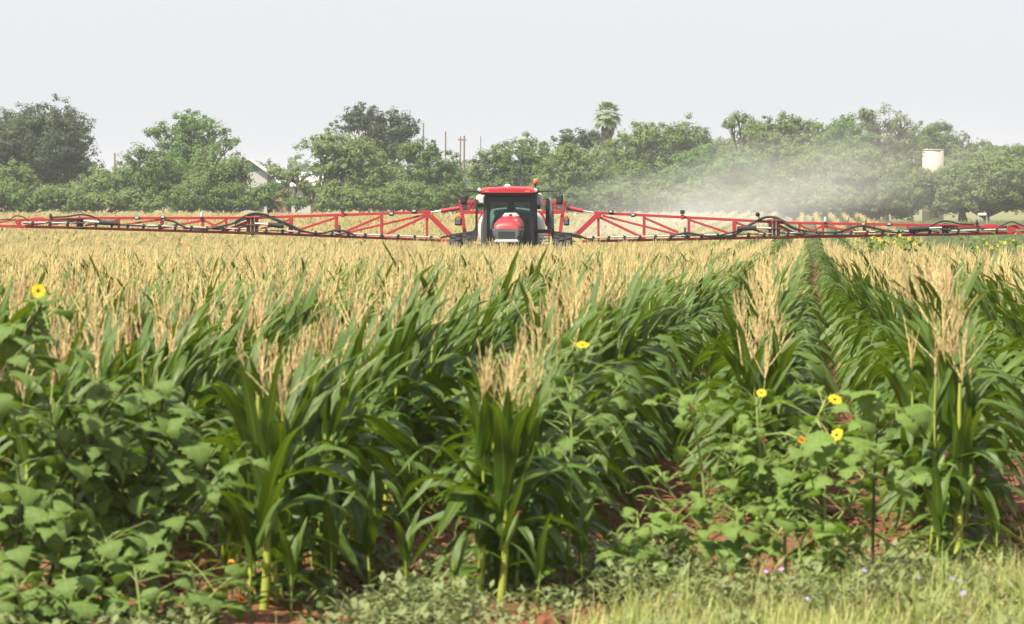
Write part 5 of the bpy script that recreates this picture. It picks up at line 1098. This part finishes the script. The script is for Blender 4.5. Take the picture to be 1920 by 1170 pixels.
# far clumps beside the right boom
FS = [(1642, [(1637, 446), (1646, 449), (1653, 452)]), (1672, [(1676, 453), (1687, 441), (1690, 462)]), (1708, [(1705, 448), (1715, 457)]), (1868, [(1870, 460), (1884, 455), (1860, 464)]), (1908, [(1918, 461), (1900, 452), (1925, 448)]), (1842, [(1834, 463), (1850, 456)])]
FL = ['far sunflower at the left of the clump below the right boom', 'far sunflower in the middle of the clump below the right boom', 'far sunflower at the right of the clump below the right boom', 'far sunflower below the right boom tip, middle of three', 'far sunflower below the right boom tip at the picture edge', 'far sunflower below the right boom tip, leftmost of three']
for i, (x, hd) in enumerate(FS):
    sunflower(92 + i, [[(x, 0), (x, 470), (x + 2, 444)], [(x, 475), (x - 22, 460), (x - 28, 450)], [(x, 475), (x + 20, 460), (x + 28, 452)]], [(a, b_, .10, 70, random.uniform(-25, 25), 'y') for a, b_ in hd], 34, .15, FL[i], 60 + i, M_gstem, M_sfl2, 'h', petiole=(.06, .25), group='far sunflowers by the right boom')
# orange flowers on the soil at lower left
for i, (px, py, D, lab) in enumerate([(432, 1055, 18.6, 'orange wildflower upper left of the bare soil patch'), (452, 1124, 18.2, 'orange wildflower on the bare soil at lower left'), (338, 1158, 17.8, 'orange wildflower at the bottom edge near the left clump')]):
    b = W(px, 600, D); b.z = float(gz(D)); e = empty('orange_wildflower', b, 0, lab, 'flower'); q = W(px, py, D) - b; q.z = max(q.z, .04)
    mb = MB(); mb.tube([(0, 0, 0), (.01, 0, q.z * .6), q], .003, 5); mb.build('stem', M_gstem, e)
    o = bpy.data.objects.new('flower_head', OHEADS[0][0]); COL.objects.link(o); o.parent = e; o.location = q; o.rotation_euler = (R(40), 0, R(20 * i)); o.scale = (.026,) * 3
    pt = bpy.data.objects.new('petals', OHEADS[0][1]); COL.objects.link(pt); pt.parent = o
# ------------------------------------------------------------------ verge grass, low weeds, clods
def blades(P, h, w, lean, r, seg=3):
    n = len(P); az = r.uniform(0, 6.283, n); d = np.stack([np.cos(az), np.sin(az), np.zeros(n)], 1); sd = np.stack([-np.sin(az), np.cos(az), np.zeros(n)], 1)
    rows = []
    for i in range(seg + 1):
        t = i / seg; c = P + d * (lean * t * t * h)[:, None] + np.array([0, 0, 1]) * (h * t * (1 - .35 * lean * t))[:, None]; ww = (w * (1 - t ** 1.5) + .0004)[:, None]
        rows.append(c - sd * ww); rows.append(c + sd * ww)
    V = np.stack(rows, 1); k = 2 * (seg + 1); base = np.arange(n)[:, None] * k
    F = np.concatenate([base + np.array([[2 * i, 2 * i + 1, 2 * i + 3, 2 * i + 2]]) for i in range(seg)], 0)
    return V.reshape(-1, 3), F
rg = np.random.default_rng(77)
M_grass = leafmat('verge_grass', (.25, .35, .06), (.44, .49, .14), .35, .6, patch=(5.0, (.38, .43, .12)))
M_dry = leafmat('dry_grass', (.40, .32, .16), (.34, .30, .12), .2, .8)
M_weed = leafmat('grey_green_weed', (.15, .20, .055), (.23, .27, .10), .3, .7, patch=(4.0, (.20, .23, .09)))
M_tuft = leafmat('pasture_tuft', (.13, .18, .065), (.19, .22, .09), .3, .7)
n = 42000; px = rg.uniform(1060, 1990, n); Dd = rg.uniform(14.8, 20.6, n); X = (px - CX) / FPX * Dd
bd = np.interp(px, [1060, 1180, 1300, 1500, 1700, 1990], [16.9, 17.9, 18.4, 18.9, 19.4, 20.2]) + rg.normal(0, .12, n); k = Dd < bd; X, Dd = X[k], Dd[k]
P = np.column_stack([X, Dd, gz(Dd)]); n = len(P); cl = .6 + .5 * np.sin(X * 5 + Dd * 2) * np.sin(Dd * 7 + X * 3) 
V, F = blades(P, rg.gamma(3, .030, n) * np.clip(.35 + .9 * cl + .35 * np.sin(X * 19 + Dd * 6), .25, 1.7), rg.uniform(.0014, .0034, n), rg.uniform(.1, 1.1, n), rg)
o = bpy.data.objects.new('verge_grass', mesh_np('verge_grass', V, F, M_grass)); link(o); tag(o, 'pale yellow-green grass along the bottom right verge', 'grass', kind='stuff')
k = rg.random(n) < .06; P2 = P[k]; V, F = blades(P2, rg.uniform(.12, .22, len(P2)), rg.uniform(.002, .004, len(P2)), rg.uniform(.1, .6, len(P2)), rg)
o = bpy.data.objects.new('dry_grass', mesh_np('dry_grass', V, F, M_dry)); link(o); tag(o, 'straw-coloured dry grass stems among the verge grass', 'grass', kind='stuff')
# sparse grass between the row ends
n = 5000; px = rg.uniform(360, 1990, n); Dd = rg.uniform(17.6, 23, n); X = (px - CX) / FPX * Dd; kk = (np.sin(X * 5.3 + 1) * np.sin(Dd * 4.1 + X) > .1); X, Dd = X[kk], Dd[kk]; n = len(X)
V, F = blades(np.column_stack([X, Dd, gz(Dd)]), rg.uniform(.05, .16, n), rg.uniform(.0015, .0035, n), rg.uniform(.2, 1.2, n), rg)
o = bpy.data.objects.new('ground_grass', mesh_np('ground_grass', V, F, M_weed)); link(o); tag(o, 'thin grass scattered on the red soil between row ends', 'grass', kind='stuff')
# small-leaved weeds on the ground
def weed_patch(name, boxes, label, mat, size):
    Vs = []
    for (x0, x1, d0, d1, ncl, hgt) in boxes:
        px = rg.uniform(x0, x1, ncl); dd = rg.uniform(d0, d1, ncl); c = np.column_stack([(px - CX) / FPX * dd, dd, gz(dd)]); m = 34
        off = rg.normal(size=(ncl, m, 3)) * np.array([.055, .055, .0]); off[..., 2] = hgt * rg.random((ncl, m)) * rg.uniform(.5, 1.2, ncl)[:, None] + .012
        Vs.append((c[:, None, :] + off).reshape(-1, 3))
    P = np.concatenate(Vs); n = len(P); az = rg.uniform(0, 6.283, n); el = rg.uniform(-.3, .9, n); a = np.stack([np.cos(az) * np.cos(el), np.sin(az) * np.cos(el), np.sin(el)], 1); b = np.stack([-np.sin(az), np.cos(az), np.zeros(n)], 1)
    s = (size * rg.uniform(.6, 1.4, n))[:, None]; up = np.cross(a, b)
    V = np.stack([P, P + a * s * .5 + b * s * .22 + up * s * .05, P + a * s, P + a * s * .5 - b * s * .22 + up * s * .05], 1).reshape(-1, 3)
    o = bpy.data.objects.new(name, mesh_np(name, V, np.arange(4 * n).reshape(n, 4), mat)); link(o); return tag(o, label, 'weeds', kind='stuff')
weed_patch('low_weeds', [(600, 1120, 17.0, 18.1, 34, .12), (700, 900, 17.4, 18.4, 26, .15), (1140, 1270, 18.5, 20.6, 60, .16), (560, 1300, 18.4, 21, 60, .08), (1500, 1900, 19.2, 21.5, 60, .10), (-60, 380, 16.2, 17.6, 90, .14), (1150, 1960, 16.0, 19.2, 70, .14), (1250, 1700, 17.8, 18.8, 40, .2)], 'small grey-green weeds on the red soil before the row ends', M_weed, .055)
# clods of red earth
n = 2600; px = rg.uniform(300, 1980, n); dd = rg.uniform(17.2, 25, n); C = np.column_stack([(px - CX) / FPX * dd, dd, gz(dd) + .002]); s = rg.gamma(2.0, .007, n) + .005
octv = np.array([(1, 0, 0), (-1, 0, 0), (0, 1, 0), (0, -1, 0), (0, 0, 1), (0, 0, -.6)]); octf = np.array([(0, 2, 4), (2, 1, 4), (1, 3, 4), (3, 0, 4), (2, 0, 5), (1, 2, 5), (3, 1, 5), (0, 3, 5)])
V = (octv[None] * (1 + rg.normal(0, .22, (n, 6, 3))) * (s[:, None, None] * np.array([1.2, 1.2, .8])) + C[:, None, :]); F = (octf[None] + 6 * np.arange(n)[:, None, None]).reshape(-1, 3)
o = bpy.data.objects.new('soil_clods', mesh_np('soil_clods', V.reshape(-1, 3), F, M_soil)); link(o); tag(o, 'crumbled clods of red earth between the row ends', 'soil', kind='stuff')
# lavender wildflowers in the verge
M_lav = leafmat('lavender_petal', (.36, .26, .56), (.45, .36, .62), .25, .6); M_ycen = paint('yellow_stamens', (.75, .5, .05), .7, dust=0)
mb = MB()
for k in range(5):
    a = k * 1.2566; d = Vector((math.cos(a), math.sin(a), 0)); s_ = Vector((-d.y, d.x, 0)); mb.add([Vector((0, 0, 0)), d * .55 + s_ * .42 + Vector((0, 0, .16)), d + Vector((0, 0, .12)), d * .55 - s_ * .42 + Vector((0, 0, .16))], [(0, 1, 2, 3)])
LAVm = mb.mesh('petals', M_lav); mb = MB(); mb.lathe([(0, .35), (.10, .3), (.12, .1), (.05, 0)], (0, 0, 0), 'Z', 6); YCm = mb.mesh('stamens', M_ycen)
for i, (px, py) in enumerate([(1436, 1072), (1465, 1068), (1488, 1084), (1620, 1070), (1610, 1090), (1647, 1093), (1725, 1085), (1785, 1085), (1800, 1090), (1895, 1095), (1595, 1112), (1538, 1115), (1512, 1123), (1268, 1115), (1912, 1160), (1028, 1162), (1806, 1112), (1530, 1146), (1120, 1066)]):
    D = 17.9 if py > 1100 else 18.5; D = 18.9 if px < 1200 else D
    b = W(px, 600, D); b.z = float(gz(D)); q = W(px, py, D) - b; e = empty('lavender_wildflower', b, 0, 'small lavender wildflower in the pale verge grass' if px > 1200 else ('small lavender wildflower at the bottom edge right of centre' if py > 1100 else 'small lavender wildflower between the centre row end and the right clump'), 'flower', 'lavender flowers in the verge')
    q.z = max(.05, q.z); mb = MB(); mb.tube([(0, 0, 0), (.012, .004, q.z * .5), q], .0022, 4); mb.build('stem', M_gstem, e)
    o = bpy.data.objects.new('petals', LAVm); COL.objects.link(o); o.parent = e; o.location = q; o.rotation_euler = (R(random.uniform(20, 60)), 0, random.uniform(-1, 1)); o.scale = (random.uniform(.011, .016),) * 3
    y = bpy.data.objects.new('stamens', YCm); COL.objects.link(y); y.parent = o
# tall grass and weeds on the unsown strip right of the corn
gcol = bpy.data.collections.new('tuft_source'); 
for t in range(4):
    r_ = np.random.default_rng(t); nb = 46; P = np.column_stack([r_.normal(0, .16, nb), r_.normal(0, .16, nb), np.zeros(nb)]); V, F = blades(P, r_.uniform(.4, .95, nb), r_.uniform(.008, .016, nb), r_.uniform(.1, .7, nb), r_, 2)
    gcol.objects.link(bpy.data.objects.new('tuft_source_%d' % t, mesh_np('tuft', V, F, M_tuft)))
n = 9000; Dd = np.sqrt(rg.uniform(86 ** 2, 336 ** 2, n)); px = rg.uniform(1450, 1990, n); X = (px - CX) / FPX * Dd; u = X - Dd * ROW; k = (u > 1.4 - np.clip((Dd - 150) / 60, 0, 3)) & ~((Dd < 98) & (u < 1.0)); X, Dd = X[k], Dd[k]; n = len(X)
sc = rg.uniform(.6, 1.15, n); scatter('tall_grass', np.column_stack([X, Dd, gz(Dd)]), rg.integers(0, 4, n), np.column_stack([np.zeros(n), np.zeros(n), rg.uniform(0, 6.28, n)]), np.column_stack([sc * 1.3, sc * 1.3, sc]), gcol, 'pale green tall grass on the unsown strip behind the right boom', 'grass')
# ------------------------------------------------------------------ drifting spray and hazy air
def volmat(name, dens, col, aniso, noise=None):
    m, nt, b, o = newmat(name); nt.nodes.remove(b); N = nt.nodes.new; L = nt.links.new
    v = N('ShaderNodeVolumePrincipled'); v.inputs['Color'].default_value = rgbx(col); v.inputs['Anisotropy'].default_value = aniso; v.inputs['Density'].default_value = dens; L(v.outputs[0], o.inputs['Volume'])
    if noise:
        tc = N('ShaderNodeTexCoord'); gr = N('ShaderNodeTexGradient'); gr.gradient_type = 'QUADRATIC_SPHERE'; L(tc.outputs['Object'], gr.inputs[0])
        mp = N('ShaderNodeMapping'); mp.inputs['Scale'].default_value = noise; L(tc.outputs['Object'], mp.inputs[0])
        n = N('ShaderNodeTexNoise'); n.inputs['Scale'].default_value = 1.0; n.inputs['Detail'].default_value = 4; L(mp.outputs[0], n.inputs['Vector'])
        rp = N('ShaderNodeMapRange'); rp.inputs[1].default_value = .38; rp.inputs[2].default_value = .68; L(n.outputs['Fac'], rp.inputs[0])
        ml = N('ShaderNodeMath'); ml.operation = 'MULTIPLY'; L(gr.outputs[0], ml.inputs[0]); L(rp.outputs[0], ml.inputs[1])
        m2 = N('ShaderNodeMath'); m2.operation = 'MULTIPLY'; m2.inputs[1].default_value = dens; L(ml.outputs[0], m2.inputs[0]); L(m2.outputs[0], v.inputs['Density'])
    return m
def mist(name, px, py, D, rad, dens, noise, label, tilt=0):
    mb = MB(); mb.lathe([(math.sin(a), -math.cos(a)) for a in np.linspace(.02, math.pi - .02, 14)], (0, 0, 0), 'Z', 24)
    o = mb.build(name, volmat(name, dens, (.93, .92, .89), .0, noise)); o.location = W(px, py, D); o.scale = rad; o.rotation_euler = (0, R(tilt), 0)
    return tag(o, label, 'spray mist', kind='stuff')
mist('spray_mist', 1270, 388, 168, (11.5, 22, 3.1), .062, (1.5, 1.2, 2.2), 'pale spray drift rising behind the right inner boom', -10)
mist('spray_mist', 1500, 345, 225, (18, 30, 5.0), .032, (1.6, 1.0, 2.0), 'thin veil of drifting spray before the right-hand trees', -8)
M_haze = volmat('haze', .00019, (.93, .96, 1.0), .0)
mb = MB(); mb.box((0, 1285, 4.6), (3040, 2770, 17.0)); hz = mb.build('haze', M_haze); tag(hz, 'thin hot-weather haze filling the air over the field', 'haze', kind='stuff')
